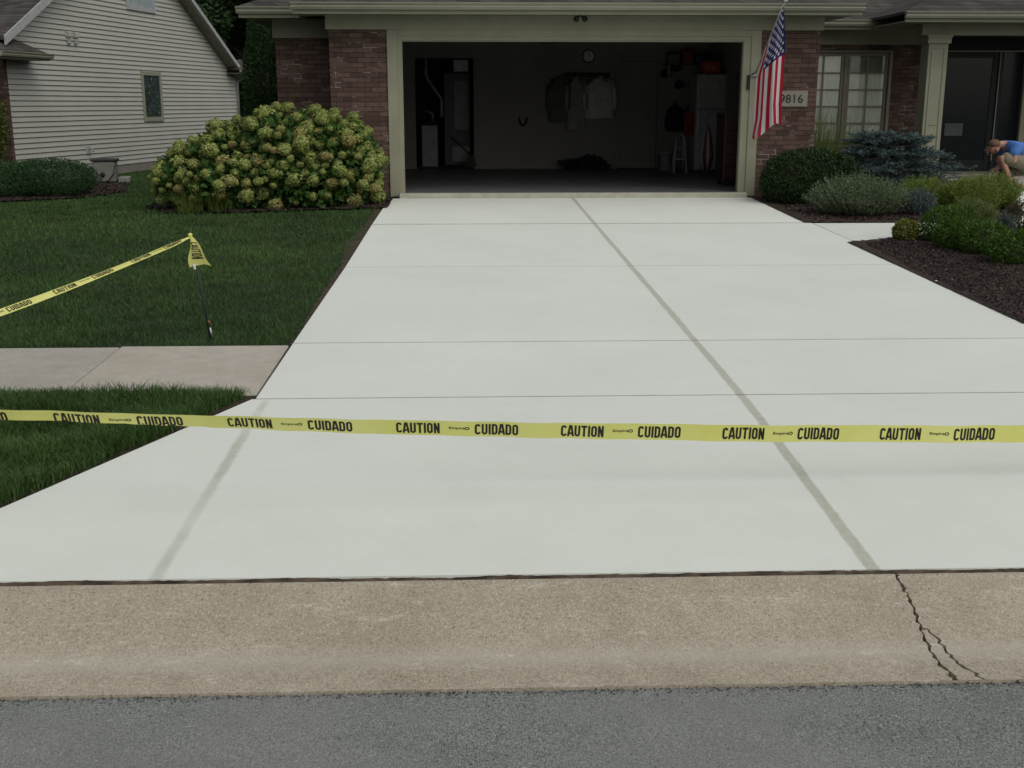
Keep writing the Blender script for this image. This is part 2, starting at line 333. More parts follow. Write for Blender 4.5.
for jy, jw, jh in ((-2.97, 2.69, .02), (-6.07, 2.70, .012), (-9.19, 2.72, .012), (-10.57, 2.735, .012)):
    a_, b_ = dz(jy-.008) - .0025, dz(jy+.008) - .0025; mb.add([(-jw, jy-jh, a_), (jw, jy-jh, a_), (jw, jy+jh, b_), (-jw, jy+jh, b_)], [(0, 1, 2, 3)])
M['joint'] = noisy('joint_dirt', (.06, .055, .045), (.17, .16, .135), 6, .95)
tag(mb.build('driveway_joints', M['joint']), kind='structure')
# sidewalks, either side of the driveway
mb = MB(); xs_ = [-12.8, -11.3, -9.8, -8.3, -6.8, -5.3, -3.87, -2.725]
for i, (a, b) in enumerate(zip(xs_[:-1], xs_[1:])):
    o0 = -.008 if i % 2 else 0; g = .006
    dx0 = .0 ; zz = -.012 - (.006 if i == 5 else 0)
    y0, y1 = -10.42, -9.2
    vs = []
    for q in (-.1, 0):
        vs += [(a+g, y0, dz(y0)+zz+q), (b-g, y0, dz(y0)+zz+q), (b-g+ (.0), y1, dz(y1)+zz+q), (a+g, y1, dz(y1)+zz+q)]
    mb.add(vs, [(0,3,2,1),(4,5,6,7),(0,1,5,4),(1,2,6,5),(2,3,7,6),(3,0,4,7)], 1 if i < 6 else 0)
for a in (2.75, 4.25, 5.75, 7.25, 8.75):
    y0, y1 = -10.42, -9.2
    vs = []
    for q in (-.1, 0): vs += [(a, y0, dz(y0)-.012+q), (a+1.49, y0, dz(y0)-.012+q), (a+1.49, y1, dz(y1)-.012+q), (a, y1, dz(y1)-.012+q)]
    mb.add(vs, [(0,3,2,1),(4,5,6,7),(0,1,5,4),(1,2,6,5),(2,3,7,6),(3,0,4,7)], 0)
tag(mb.build('sidewalk', [M['walkold'], M['walkgrey']], bevel=.008), kind='structure')
# curb with its crack: real gaps cut through three pieces, dirt below
def cz(y):
    t_ = -13.0 - y
    if t_ < 0: return -.4415
    return -.4415 - .085*ss(t_/.47) * .35 - .083*.65*min(1, t_/.47) + (.004*max(0, (t_-.52)/.15))
ys = np.unique(np.r_[-13.006, -13.009, np.arange(-13.015, -13.655, -.015), -13.66, -13.675])[::-1]
Apts = [(-12.9, .108), (-13.1, .101), (-13.202, .096), (-13.347, .082), (-13.476, .064), (-13.56, .058), (-13.666, .07), (-13.74, .076)]
Bpts = [(-12.9, .108), (-13.30, .098), (-13.345, .10), (-13.43, .116), (-13.532, .118), (-13.601, .130), (-13.662, .153), (-13.74, .168)]
def itp(P, y): return float(np.interp(-y, [-p[0] for p in P], [p[1] for p in P]))
jit = {float(y_): rng.normal(0, .0045) for y_ in ys}; jb = {float(y_): rng.normal(0, .004) for y_ in ys}; wj = {float(y_): rng.uniform(.35, 1.25) for y_ in ys}
mb = MB()
def strip(lx, rx, rows, mi=0, drop=.05):
    n0 = len(mb.v); cols = 6
    vs = []
    for y_ in rows:
        a, b = lx(y_), rx(y_); zc = cz(y_)
        vs += [(a, y_, zc-drop)] + [(a + (b-a)*t_, y_, zc) for t_ in np.linspace(0, 1, cols)] + [(b, y_, zc-drop)]
    k = cols + 2; mb.add(vs, [(i*k+j, i*k+j+1, (i+1)*k+j+1, (i+1)*k+j) for i in range(len(rows)-1) for j in range(k-1)], mi)
Y_ = [float(v) for v in ys]
wA = lambda y_: .0070 * wj[y_] * (2.0 if y_ < -13.62 else 1) ; BR = -13.345
strip(lambda y_: -14, lambda y_: itp(Apts, y_) + jit[y_] - wA(y_), Y_)
strip(lambda y_: (itp(Apts, y_) + jit[y_] + wA(y_)) if y_ > BR else itp(Bpts, y_) + jb[y_] + .009*wj[y_], lambda y_: 14, Y_)
rows = [y_ for y_ in Y_ if y_ <= BR]
strip(lambda y_: itp(Apts, y_) + jit[y_] + wA(y_), lambda y_: max(itp(Apts, y_) + jit[y_] + wA(y_) + .002, itp(Bpts, y_) + jb[y_] - .004), rows)
mb.add([(-14, -13.675, cz(-13.675)), (14, -13.675, cz(-13.675)), (14, -13.675, -.62), (-14, -13.675, -.62)], [(0, 1, 2, 3)])
tag(mb.build('curb', M['curb']), kind='structure')
mb = MB(); mb.add([(-14, -12.93, -.478), (14, -12.93, -.478), (14, -13.3, -.52), (-14, -13.3, -.52), (14, -13.67, -.565), (-14, -13.67, -.565)], [(0, 1, 2, 3), (3, 2, 4, 5)])
tag(mb.build('curb_bed', M['dirt']), kind='structure')
# ragged expansion fibre between slab and curb
V = []; xx = np.arange(-3.9, 3.9, .02); h = .447 + np.interp(np.arange(len(xx)), np.arange(0, len(xx)+7, 7), rng.normal(.001, .0025, len(np.arange(0, len(xx)+7, 7)))) + rng.normal(0, .001, len(xx))
lo = np.c_[xx, np.full(len(xx), -12.9715), -h + .0075]; hi = np.c_[xx, np.full(len(xx), -13.011) + rng.normal(0, .0035, len(xx)), -h + .0005]; k = len(xx)
dn = hi.copy(); dn[:, 2] -= .03
F = [(i, i+1, k+i+1, k+i) for i in range(k-1)] + [(k+i, k+i+1, 2*k+i+1, 2*k+i) for i in range(k-1)]
tag(npmesh('expansion_joint', np.r_[lo, hi, dn], np.array(F), M['fibre']), kind='structure')
# street
gx2 = np.linspace(-60, 60, 121); gy2 = np.r_[-13.679, -14.0, -15, -16.5, -18, -20, -24, -30]
XX, YY = np.meshgrid(gx2, gy2); zz = -.531 + .018*np.clip(-13.7 - YY, 0, 4) - .018*np.clip(-17.7 - YY, 0, 20)
nx = len(gx2); F = np.array([(j*nx+i, (j+1)*nx+i, (j+1)*nx+i+1, j*nx+i+1) for j in range(len(gy2)-1) for i in range(nx-1)])
tag(npmesh('street', np.c_[XX.ravel(), YY.ravel(), zz.ravel()], F, M['asphalt']), kind='structure')
# loose grit of the asphalt edge against the lip
M['grit'] = plain('asphalt_grit', (.07, .072, .07), .9); k = 2600; gxx = rng.uniform(-4, 2.2, k); gyy = -13.681 - rng.exponential(.012, k); gr = rng.uniform(.001, .0035, k)
P = np.c_[gxx, gyy, np.full(k, -.531) + gr*.3]; v, f = leaf_verts(P, sphere_dirs(k)*[1, 1, .3], sphere_dirs(k), gr*3, gr*3)
tag(npmesh('asphalt_grit', v, f, M['grit'], rnd=np.repeat(rng.random(k), 4)), 'dark loose grit along the edge where asphalt meets the curb', 'grit', kind='stuff')
# front walk: strip between its back and front edges
back = [(2.70, -2.97), (3.6, -2.96), (4.5, -2.93), (4.95, -2.75), (5.44, -2.3), (5.9, -1.5), (6.25, -.6), (6.6, .4), (6.9, 1.28)]
front = [(2.70, -4.72), (2.95, -4.66), (3.3, -4.35), (3.75, -4.0), (4.7, -3.72), (5.9, -3.3), (7.0, -1.9), (7.9, -.2), (8.5, 1.28)]
vs = [(px, py, float(gz(px, py)) - .004) for px, py in back] + [(px, py, float(gz(px, py)) - .004) for px, py in front]; n = len(back)
vs += [(a, b, c_-.1) for a, b, c_ in vs]
F = [(i, i+1, n+i+1, n+i) for i in range(n-1)] + [(i, 2*n+i, 2*n+i+1, i+1) for i in range(n-1)] + [(n+i, n+i+1, 3*n+i+1, 3*n+i) for i in range(n-1)]
mb = MB(); mb.add(vs, F); tag(mb.build('front_walk', M['walknew']), kind='structure')
# mulch beds
bed1 = [(2.6, .2), (2.6, -2.99), (4.6, -2.99), (5.6, -2.4), (6.2, -1.0), (7.0, 1.4), (7, 3.3), (3.4, 3.3), (3.4, .2)]
bed2 = [(2.6, -4.6), (2.6, -8.75), (2.95, -8.6), (4.2, -7.9), (6.2, -6.6), (7.5, -4.4), (8.6, -1.8), (9.2, 1.2), (8.3, 1.2), (7, -1.9), (5.9, -3.4), (3.6, -4.1)]
bed3 = [(-2.6, .05), (-2.6, -1.3), (-2.8, -1.3), (-3.6, -1.4), (-4.6, -1.55), (-5.5, -1.25), (-6.1, -.4), (-6.2, .6), (-5.6, 1.6), (-4.3, 2), (-3.4, .8)]
bed4 = [(-9.2, 6.4), (-8.25, 6.2), (-7.7, 4.2), (-7.9, 2.9), (-9.0, 1.7), (-11, 1.5), (-12.5, 2.5), (-11.8, 5), (-10.4, 5.9)]
for i, b in enumerate((bed1, bed2, bed3, bed4)): tag(sheet('mulch_bed', b, .06, .006, M['mulchbase'], .012), kind='structure')
edge1 = [(-2.62, -1.2), (-2.62, -9.15), (-2.715, -9.15), (-2.74, -7.5), (-2.76, -5.5), (-2.86, -4.3), (-2.78, -3.4), (-2.78, -2.0), (-2.8, -1.2)]
edge2 = [(-2.70, -10.5), (-3.9, -12.95), (-4.2, -12.95), (-3.50, -11.9), (-3.1, -11.1), (-2.78, -10.5)]
for e in (edge1, edge2): tag(sheet('bare_soil', e, .03, -.018, M['edge'] if e is edge1 else M['mulchbase'], .006), kind='structure')
def chips(poly, dens, smin, smax, name, label, zo=.012):
    xs = [p[0] for p in poly]; ys = [p[1] for p in poly]; n = int((max(xs)-min(xs))*(max(ys)-min(ys))*dens)
    x = rng.uniform(min(xs), max(xs), n); y = rng.uniform(min(ys), max(ys), n); k = inpoly(x, y, poly); x, y = x[k], y[k]; n = len(x)
    z = gz(x, y) + zo + .012*(np.sin(x*3.1)*np.sin(y*2.3+1)*.4 + .3); A = unit(np.c_[rng.normal(size=(n, 2)), rng.normal(0, .35, n)]); L = rng.uniform(smin, smax, n)
    v, f = leaf_verts(np.c_[x, y, z], A, unit(rng.normal(size=(n, 3))*.5 + [0, 0, 1]), L, L*rng.uniform(.2, .5, n), .3)
    return tag(npmesh(name, v, f, M['chips'], rnd=np.repeat(rng.random(n)**2.2, 4)), label, 'mulch', kind='stuff')
chips([(2.72, -4.8)] + bed2[1:], 3200, .008, .034, 'mulch_chips', 'dark brown shredded bark mulch in the front bed beside the driveway')
chips([(2.72, -.05), (2.72, -2.95)] + bed1[2:], 700, .02, .06, 'mulch_chips', 'dark brown mulch in the bed under the boxwood against the house')
chips(bed3, 700, .02, .06, 'mulch_chips', 'dark mulch under the flowering hydrangea by the garage')
chips(bed4, 400, .02, .07, 'mulch_chips', 'brown mulch around the low juniper by the sided house')

# ---------------------------------------------------------------- grass
def grass(name, test, x0, x1, y0, y1, n, hgt, label, dpow=1.5, wid=.0026):
    y = rng.uniform(y0, y1, n*3); x = rng.uniform(x0, x1, n*3); dd = np.hypot(x + 1.47, y + 17); k = rng.random(n*3) < np.clip((6/dd)**dpow * 1.15, 0, 1)
    x, y, dd = x[k], y[k], dd[k]; k = test(x, y); x, y, dd = x[k], y[k], dd[k]; n = len(x)
    tuft = .75 + .5*np.sin(x*5.3 + np.sin(y*4.1))*np.sin(y*6.7 + 1.3) * .5; h = hgt*rng.uniform(.5, 1.25, n)*tuft; W = wid*(dd/5)**.75*rng.uniform(.7, 1.3, n)
    a = rng.uniform(0, 2*PI, n); lean = rng.uniform(.2, 1.15, n)*h; D = np.c_[np.cos(a), np.sin(a), np.zeros(n)]; B = np.c_[-np.sin(a + rng.normal(0, .6, n)), np.cos(a), np.zeros(n)]
    P = np.c_[x, y, gz(x, y) - .022]; up = np.array([0, 0, 1.])
    mid = P + up*(h*.6)[:, None] + D*(lean*.35)[:, None]; tip = P + up*h[:, None] + D*lean[:, None]; w2 = W[:, None]
    v = np.stack([P - B*w2*.5, P + B*w2*.5, mid + B*w2*.4, mid - B*w2*.4, tip + B*w2*.08, tip - B*w2*.08], 1).reshape(-1, 3)
    i = np.arange(n)[:, None]*6; F = np.concatenate([i + [0, 1, 2, 3], i + [3, 2, 4, 5]]); r = np.clip(rng.normal(.5, .2, n) + .15*np.sin(x*1.3)*np.sin(y*.9), 0, 1)
    return tag(npmesh(name, v, F, M['grass'], rnd=np.repeat(r, 6)), label, 'grass', kind='stuff')
def t_main(x, y):
    fx = -1.47 - (y + 17)*.46 - .8
    k = (x > np.minimum(fx, -4)) & (x < -2.70 - .05*rng.random(len(x))) & ~inpoly(x, y, bed3) & ~inpoly(x, y, bed4)
    k &= (y > -9.19) & (rng.random(len(x)) < np.where(inpoly(x, y, edge1), .4, 1)); return k & ~((x < -8.0 + (y - 6)*.19 - .2) & (y > 5.5) & (x < -10.29 + (y - 6)*.189 + .25))
grass('lawn_grass', t_main, -13, -2.7, -9.2, 16, 620000, .042, 'short dark green mown lawn left of the driveway')
grass('verge_grass', lambda x, y: (x > -6.4) & (x < np.interp(-y, [10.4, 11.1, 11.7, 12.23, 12.95], [-2.75, -3.0, -3.27, -3.53, -3.87]) - .12*rng.random(len(x))) & ((y < -10.45) | (rng.random(len(x)) < .3)),
      -6.4, -2.7, -12.94, -10.38, 95000, .085, 'longer dark green grass strip between sidewalk and curb', 1, .0034)
grass('bed_grass', lambda x, y: ~inpoly(x, y, bed2) & (x > 2.8), 2.78, 6.5, -9.15, -6.4, 26000, .06, 'green grass tips at the end of the right mulch bed')
grass('verge_grass', lambda x, y: x > np.interp(-y, [10.4, 12.95], [2.85, 4.0]), 2.8, 6.4, -12.94, -10.4, 20000, .07, 'grass strip right of the driveway apron near the curb', 1)
# ---------------------------------------------------------------- brick house
H = thing('brick_house', 'red brick house with olive trim and an open two car garage', 'house', (0, 0, 0))
def bx(name, mat, *b, parent=None, bevel=0):
    mb = MB()
    for q in b: mb.box(*q)
    return mb.build(name, mat, parent or H, bevel=bevel)
def bxs(name, mat, *b, parent=None, bevel=0):
    for q in b: o = bx(name, mat, q, parent=parent, bevel=bevel)
    return o
bx('garage_wall', M['brick'], (-3.46, -2.645, 0, .25, -.3, 2.275), bevel=.004)
bx('garage_wall', M['brick'], (2.685, 3.53, 0, .25, -.3, 2.275), bevel=.004)
bx('side_wall', M['brick'], (-4.34, -3.30, .8, 1.0, -.4, 2.30), (-4.34, -4.14, 1.0, 8, -.4, 2.3), (-3.46, -3.30, .25, .8, -.3, 2.3))
bx('side_wall', M['brick'], (3.33, 3.53, .25, 3.2, -.3, 2.45))
bxs('rear_wall', M['brick'], (-4.34, 12, 12, 12.2, -.4, 2.45), (11.8, 12, 3.3, 12, -.4, 2.45))
# casing round the garage opening, each board its own depth
bxs('garage_casing', M['trim'], (-2.645, -2.50, -.022, .10, -.055, 2.276), (2.545, 2.685, -.022, .10, -.055, 2.276), bevel=.004)
bxs('garage_casing', M['trim'], (-2.50, -2.438, -.004, .14, -.04, 2.134), (2.438, 2.545, -.004, .14, -.04, 2.134), (-2.50, 2.545, -.006, .14, 2.134, 2.19), bevel=.003)
bxs('weather_strip', M['gutter'], (-2.452, -2.430, .015, .05, 0, 2.128), (2.430, 2.452, .015, .05, 0, 2.128), (-2.43, 2.43, .015, .05, 2.116, 2.134))
bx('header_board', M['trim'], (-2.50, 2.545, -.02, .10, 2.19, 2.276), bevel=.003)
bx('frieze_board', M['trim'], (-3.50, 3.57, -.035, .12, 2.276, 2.47), bevel=.003)
bx('frieze_board', M['trimdark'], (-4.37, -3.50, .76, .9, 2.2, 2.47), bevel=.003)
bx('frieze_board', M['trim'], (3.57, 6.45, 3.15, 3.3, 2.235, 2.48), bevel=.003)
bx('soffit', M['trimdark'], (-3.86, 3.95, -.48, .3, 2.472, 2.49), (-4.75, -3.86, .33, .9, 2.472, 2.49), (-4.75, -3.5, .9, 8, 2.472, 2.49), (3.95, 6.4, 2.6, 3.3, 2.482, 2.50), (3.54, 3.95, .3, 2.6, 2.472, 2.49))
def gutter_x(x0, x1, y, z, name='gutter', par=None):     # K-style profile facing -y, extruded along x
    p = [(y, z-.095), (y-.055, z-.095), (y-.075, z-.06), (y-.072, z-.045), (y-.098, z-.015), (y-.10, z), (y-.088, z), (y-.082, z-.012), (y, z-.014)]
    mb = MB(); mb.prism(p, 'x', x0, x1); return mb.build(name, M['gutter'], par or H)
gutter_x(-3.90, 3.97, -.50, 2.60); bx('fascia', M['trim'], (-3.88, 3.95, -.498, -.47, 2.45, 2.59)); bx('fascia', M['trim'], (-4.76, -3.9, .29, .32, 2.45, 2.59))
gutter_x(-4.78, -3.6, .28, 2.60); gutter_x(4.02, 6.05, 2.62, 2.60); bx('fascia', M['trim'], (4.0, 6.0, 2.63, 2.66, 2.45, 2.59))
gutter_x(5.13, 9.6, 1.1, 2.62); bx('fascia', M['trim'], (5.15, 9.6, 1.11, 1.14, 2.47, 2.61))
# garage slab with its concrete lip
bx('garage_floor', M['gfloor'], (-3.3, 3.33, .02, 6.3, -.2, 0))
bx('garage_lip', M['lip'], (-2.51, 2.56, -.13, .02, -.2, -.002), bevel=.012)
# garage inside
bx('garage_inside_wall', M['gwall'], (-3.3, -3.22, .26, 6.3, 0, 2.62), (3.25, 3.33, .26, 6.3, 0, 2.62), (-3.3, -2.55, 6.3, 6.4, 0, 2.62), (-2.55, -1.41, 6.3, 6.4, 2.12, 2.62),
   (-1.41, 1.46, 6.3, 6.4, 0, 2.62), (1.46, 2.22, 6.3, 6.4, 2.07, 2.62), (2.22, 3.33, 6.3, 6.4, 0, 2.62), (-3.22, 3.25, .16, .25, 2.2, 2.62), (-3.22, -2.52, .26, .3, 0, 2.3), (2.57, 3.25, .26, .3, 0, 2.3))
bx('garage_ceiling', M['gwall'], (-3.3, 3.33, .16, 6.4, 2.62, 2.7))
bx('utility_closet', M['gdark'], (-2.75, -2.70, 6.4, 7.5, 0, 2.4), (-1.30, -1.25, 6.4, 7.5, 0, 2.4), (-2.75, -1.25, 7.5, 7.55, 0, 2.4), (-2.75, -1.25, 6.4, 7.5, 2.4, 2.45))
bxs('closet_frame', M['gwall'], (-1.41, -1.36, 6.26, 6.30, 0, 2.16), (-2.55, -1.41, 6.27, 6.30, 2.12, 2.17))
bxs('baseboard', M['trimdark'], (-1.36, 1.40, 6.285, 6.298, 0, .09), (2.29, 3.24, 6.285, 6.298, 0, .09))
d = bx('inside_door', M['gwall'], (1.47, 2.21, 6.33, 6.37, .01, 2.06)); bx('door_panel', M['gwall'], (1.56, 1.80, 6.322, 6.331, 1.05, 1.9), (1.88, 2.12, 6.322, 6.331, 1.05, 1.9), (1.56, 1.80, 6.322, 6.331, .2, .9), (1.88, 2.12, 6.322, 6.331, .2, .9), parent=d)
MB().lathe([(.0, 0), (.012, 0), (.012, -.04), (.028, -.05), (.03, -.065), (.015, -.075), (0, -.076)], (2.13, 6.33, .94), 12, axis='y').build('door_knob', M['metal'], d, True)
bxs('inside_door_frame', M['gwall'], (1.40, 1.46, 6.27, 6.30, 0, 2.13), (2.22, 2.28, 6.27, 6.30, 0, 2.13), (1.46, 2.22, 6.27, 6.30, 2.07, 2.13))
# keypad on the casing, floodlight under the soffit
k = bx('keypad', M['black'], (2.50, 2.545, -.03, -.006, 1.46, 1.66), bevel=.004)
f = MB().lathe([(.05, 2.47), (.05, 2.455), (.02, 2.45)], (.06, -.28, 0), 14).build('floodlight', M['gutter'], H, True)
for sx in (-1, 1):
    MB().tube([(.06, -.28, 2.455), (.06+sx*.03, -.30, 2.43), (.06+sx*.045, -.33, 2.415), (.06+sx*.06, -.37, 2.40)], [.012, .012, .03, .042], 12).build('lamp_head', M['black'], f, True)
# roofs (hips), thick shells
def hip(x0, x1, y0, y1, z, s=.42, th=.10, name='roof'):
    w_ = min(x1-x0, y1-y0)/2; h = w_*s; mb = MB()
    if x1-x0 >= y1-y0: r = [(x0+w_, y0+w_), (x1-w_, y0+w_)]
    else: r = [(x0+w_, y0+w_), (x0+w_, y1-w_)]
    c4 = [(x0, y0), (x1, y0), (x1, y1), (x0, y1)]
    vs = [(a, b, z-.02) for a, b in c4] + [(a, b, z+.02) for a, b in c4] + [(a, b, z+.02+h) for a, b in r]
    fs = [(3, 2, 1, 0), (0, 1, 5, 4), (1, 2, 6, 5), (2, 3, 7, 6), (3, 0, 4, 7)]
    fs += [(4, 5, 9, 8), (6, 7, 8, 9), (5, 6, 9), (7, 4, 8)] if x1-x0 >= y1-y0 else [(4, 5, 8), (5, 6, 9, 8), (6, 7, 9), (7, 4, 8, 9)]
    return mb.add(vs, fs).build(name, M['shingle'], H)
hip(-3.92, 3.99, -.54, 7.4, 2.575); hip(-4.80, 3.985, .24, 12.6, 2.575); hip(3.2, 12.6, 2.58, 12.62, 2.575); hip(5.11, 9.62, 1.06, 6, 2.60)
# window wall, entry
bx('front_wall', M['brick'], (3.53, 4.20, 3.2, 3.4, -.3, 2.235), (5.70, 6.45, 3.2, 3.4, -.3, 2.235), (4.20, 5.70, 3.2, 3.4, -.3, .58), (4.20, 5.70, 3.2, 3.4, 2.11, 2.235), (8.15, 12, 3.2, 3.4, -.3, 2.48), (6.45, 8.15, 3.2, 3.4, 2.4, 2.5))
for wx in (4.22, 4.985):
    wn = MB(); x0, x1, z0, z1 = wx, wx+.70, .60, 2.10
    wn.box(x0, x0+.045, 3.215, 3.30, z0, z1).box(x1-.045, x1, 3.215, 3.30, z0, z1).box(x0+.045, x1-.045, 3.217, 3.30, z0, z0+.05).box(x0+.045, x1-.045, 3.217, 3.30, z1-.05, z1)
    wn = wn.build('window', M['trimdark'], H, bevel=.004)
    mb = MB(); mb.box((x0+x1)/2-.013, (x0+x1)/2+.013, 3.222, 3.234, z0+.05, z1-.05)
    for i in range(1, 5): zz = z0+.05+(z1-z0-.1)*i/5; mb.box(x0+.045, x1-.045, 3.224, 3.236, zz-.013, zz+.013)
    mb.build('muntin', M['trimdark'], wn)
    MB().box(x0+.045, x1-.045, 3.238, 3.241, z0+.05, z1-.05).build('pane', M['glass'], wn)
    xs2 = np.linspace(x0+.03, x1-.03, 60); top = z1-.02 if wx < 4.5 else z1-.33
    V = [(xx_, 3.262+.008*math.sin(i*1.1+math.sin(i*.31)), zz) for zz in (z0, top) for i, xx_ in enumerate(xs2)]
    mbc = MB().add(V, [(i, i+1, 60+i+1, 60+i) for i in range(59)]).build('curtain', M['curtain'], wn, True)
    if wx > 4.5: MB().box(x0+.04, x1-.04, 3.275, 3.28, top-.02, z1-.03).build('blind', plain('grey_blind', (.22, .23, .20), .8), wn)  # darker grey blind above the shorter curtain of the right sash
bx('window_mullion', M['trimdark'], (4.925, 4.98, 3.205, 3.31, .60, 2.10), bevel=.003)
bxs('window_trim', M['trimdark'], (4.16, 4.215, 3.17, 3.24, .56, 2.14), (5.69, 5.74, 3.17, 3.24, .56, 2.14), (4.215, 5.69, 3.172, 3.24, 2.105, 2.14), (4.14, 5.76, 3.14, 3.24, .52, .56), bevel=.003)
bx('window_backing', M['gdark'], (4.2, 5.7, 3.5, 3.52, .4, 2.3))
bx('porch_floor', M['walkold'], (5.55, 9.3, 1.3, 3.2, -.3, .08), bevel=.01)
bx('porch_ceiling', M['trimdark'], (5.15, 9.6, 1.14, 3.2, 2.475, 2.49))
bx('porch_beam', M['trim'], (5.62, 9.4, 1.62, 1.92, 2.31, 2.475), bevel=.004)
for cx0 in (5.74, 8.6):
    c_ = bx('porch_column', M['trim'], (cx0, cx0+.31, 1.61, 1.93, .08, 2.31), bevel=.004)
    bx('column_panel', M['gutter'], (cx0+.05, cx0+.065, 1.598, 1.612, .35, 2.12), (cx0+.245, cx0+.26, 1.598, 1.612, .35, 2.12), (cx0+.065, cx0+.245, 1.598, 1.612, 2.105, 2.12), (cx0+.065, cx0+.245, 1.598, 1.612, .35, .365), (cx0+.10, cx0+.23, 1.6, 1.612, .93, .945), parent=c_)
    bx('capital', M['trim'], (cx0-.03, cx0+.34, 1.575, 1.965, 2.18, 2.309), (cx0-.045, cx0+.355, 1.56, 1.98, 2.27, 2.311), parent=c_, bevel=.004)
    bx('column_base', M['trim'], (cx0-.03, cx0+.34, 1.58, 1.96, .081, .26), parent=c_, bevel=.006)
bxs('door_frame', M['darkdoor'], (6.45, 6.56, 3.15, 3.35, .08, 2.4), (7.58, 7.66, 3.15, 3.35, .08, 2.4), (6.56, 7.58, 3.15, 3.35, 2.12, 2.4), (7.66, 8.04, 3.15, 3.35, 2.12, 2.4))
bx('brick_mold', plain('brown_brick_mold', (.09, .06, .045)), (6.42, 6.45, 3.12, 3.24, .08, 2.3))
bxs('door_trim', M['trim'], (7.585, 7.60, 3.135, 3.15, .3, 2.12), (6.56, 8.04, 3.135, 3.15, 2.12, 2.14), (8.04, 8.15, 3.13, 3.35, .08, 2.4))
d = bx('storm_door', M['darkdoor'], (6.56, 6.66, 3.17, 3.21, .1, 2.12), (7.48, 7.58, 3.17, 3.21, .1, 2.12), (6.66, 7.48, 3.17, 3.21, .1, .3), (6.66, 7.48, 3.17, 3.21, 2.02, 2.12), bevel=.004)
bx('door_glass', M['glassdark'], (6.66, 7.48, 3.185, 3.192, .3, 2.02), parent=d)
bx('door_handle', M['metal'], (6.595, 6.625, 3.13, 3.17, .82, 1.0), (6.60, 6.62, 3.09, 3.13, .9, .93), parent=d, bevel=.004)
bx('door_rectangle', plain('grey_door_rectangle', (.07, .085, .09), .5), (6.74, 7.06, 3.176, 3.184, .72, .93), parent=d)  # plain lighter grey rectangle just in front of the dark door glass
bx('sidelight', M['glassdark'], (7.67, 8.03, 3.2, 3.22, .12, 2.12))
bx('door_sill', M['trimdark'], (6.45, 8.15, 3.08, 3.2, .081, .11))
# number plaque
pq = bx('house_number_plaque', noisy('limestone_plaque', (.21, .205, .165), (.26, .255, .205), 30, .8, .3), (2.965, 3.385, -.028, .01, 1.225, 1.435), bevel=.004)
bx('plaque_border', M['trimdark'], (2.955, 3.395, -.022, -.005, 1.215, 1.225), (2.955, 3.395, -.022, -.005, 1.435, 1.445), (2.955, 2.965, -.022, -.005, 1.225, 1.435), (3.385, 3.395, -.022, -.005, 1.225, 1.435), parent=pq)
def text_mesh(txt, size=1.0, bold=0, sx=1, ext=0):
    cu = bpy.data.curves.new('lettering', 'FONT'); cu.body = txt; cu.size = size; cu.offset = bold; cu.extrude = ext; cu.resolution_u = 3
    o = bpy.data.objects.new('lettering', cu); COL.objects.link(o); dg = bpy.context.evaluated_depsgraph_get(); me = o.evaluated_get(dg).to_mesh()
    V = np.array([v.co[:] for v in me.vertices]); F = [tuple(p.vertices) for p in me.polygons]; o.evaluated_get(dg).to_mesh_clear(); bpy.data.objects.remove(o); bpy.data.curves.remove(cu)
    V[:, 0] -= V[:, 0].min(); V[:, 0] *= sx; return V, F
V, F = text_mesh('9816', .165, .002, 1.06); w_ = V[:, 0].max(); V[:, 1] -= (V[:, 1].min()+V[:, 1].max())/2
MB().add([(3.155 - w_/2 + a*1.0, -.0305, 1.33 + b) for a, b, _ in V], F).build('number_lettering', plain('black_number', (.02, .02, .02)), pq)

# ---------------------------------------------------------------- things in the garage
fu = thing('furnace', 'tall grey furnace cabinet in the open utility closet at the back of the garage', 'furnace', (-1.78, 6.72, 0))
MB().box(-.22, .30, 0, .6, .05, 1.85).build('cabinet', plain('furnace_grey', (.075, .08, .085), .5), fu, bevel=.008)
MB().box(-.02, .27, -.012, 0, 1.88, 2.10).build('duct', plain('galvanised_duct', (.30, .31, .32), .4, .5, .3), fu); MB().box(-.02, .27, -.012, 0, .75, 1.7).build('upper_panel', plain('furnace_panel', (.16, .17, .18), .4), fu, bevel=.004)
MB().box(-.06, .28, -.012, 0, .12, .42).build('lower_panel', plain('furnace_panel_pale', (.24, .25, .25), .4), fu, bevel=.004)
vp = MB().tube([(-2.35, 6.7, 2.35), (-2.35, 6.7, 1.85), (-2.33, 6.7, 1.75), (-2.10, 6.7, 1.42), (-2.05, 6.7, 1.34), (-2.05, 6.7, 1.0)], .03, 10).build('vent_pipe', plain('pale_pvc', (.26, .27, .27), .4), smooth=True)
tag(vp, 'pale vent pipe bending down beside the furnace in the utility closet', 'pipe')
ws = thing('water_softener', 'low white box-shaped water softener tank in the utility closet left of the furnace', 'water softener', (-2.29, 6.45, 0))
MB().box(-.16, .16, 0, .42, .03, .84).build('tank', plain('softener_white', (.24, .27, .28), .4), ws, bevel=.02); MB().box(-.15, .15, .02, .40, .84, .90).build('lid', M['gdark'], ws, bevel=.012)
MB().tube([(.06, .2, .9), (.06, .2, 1.05), (.0, .2, 1.1), (-.1, .2, 1.12)], .02, 8).build('hose', M['metal'], ws, True)
br_ = thing('broom', 'dark broom leaning across the front of the furnace', 'broom', (-1.62, 6.25, 0), 0)
MB().tube([(.16, 0, .25), (-.24, .1, .62)], .014, 8).build('handle', M['black'], br_, True); MB().prism([(.08, .22), (.2, .30), (.26, .04), (.02, .03)], 'y', -.03, .03).build('bristles', plain('bristle', (.03, .028, .02)), br_)
ck = thing('wall_clock', 'round white faced clock with a dark rim on the garage back wall', 'clock', (.84, 6.30, 2.16))
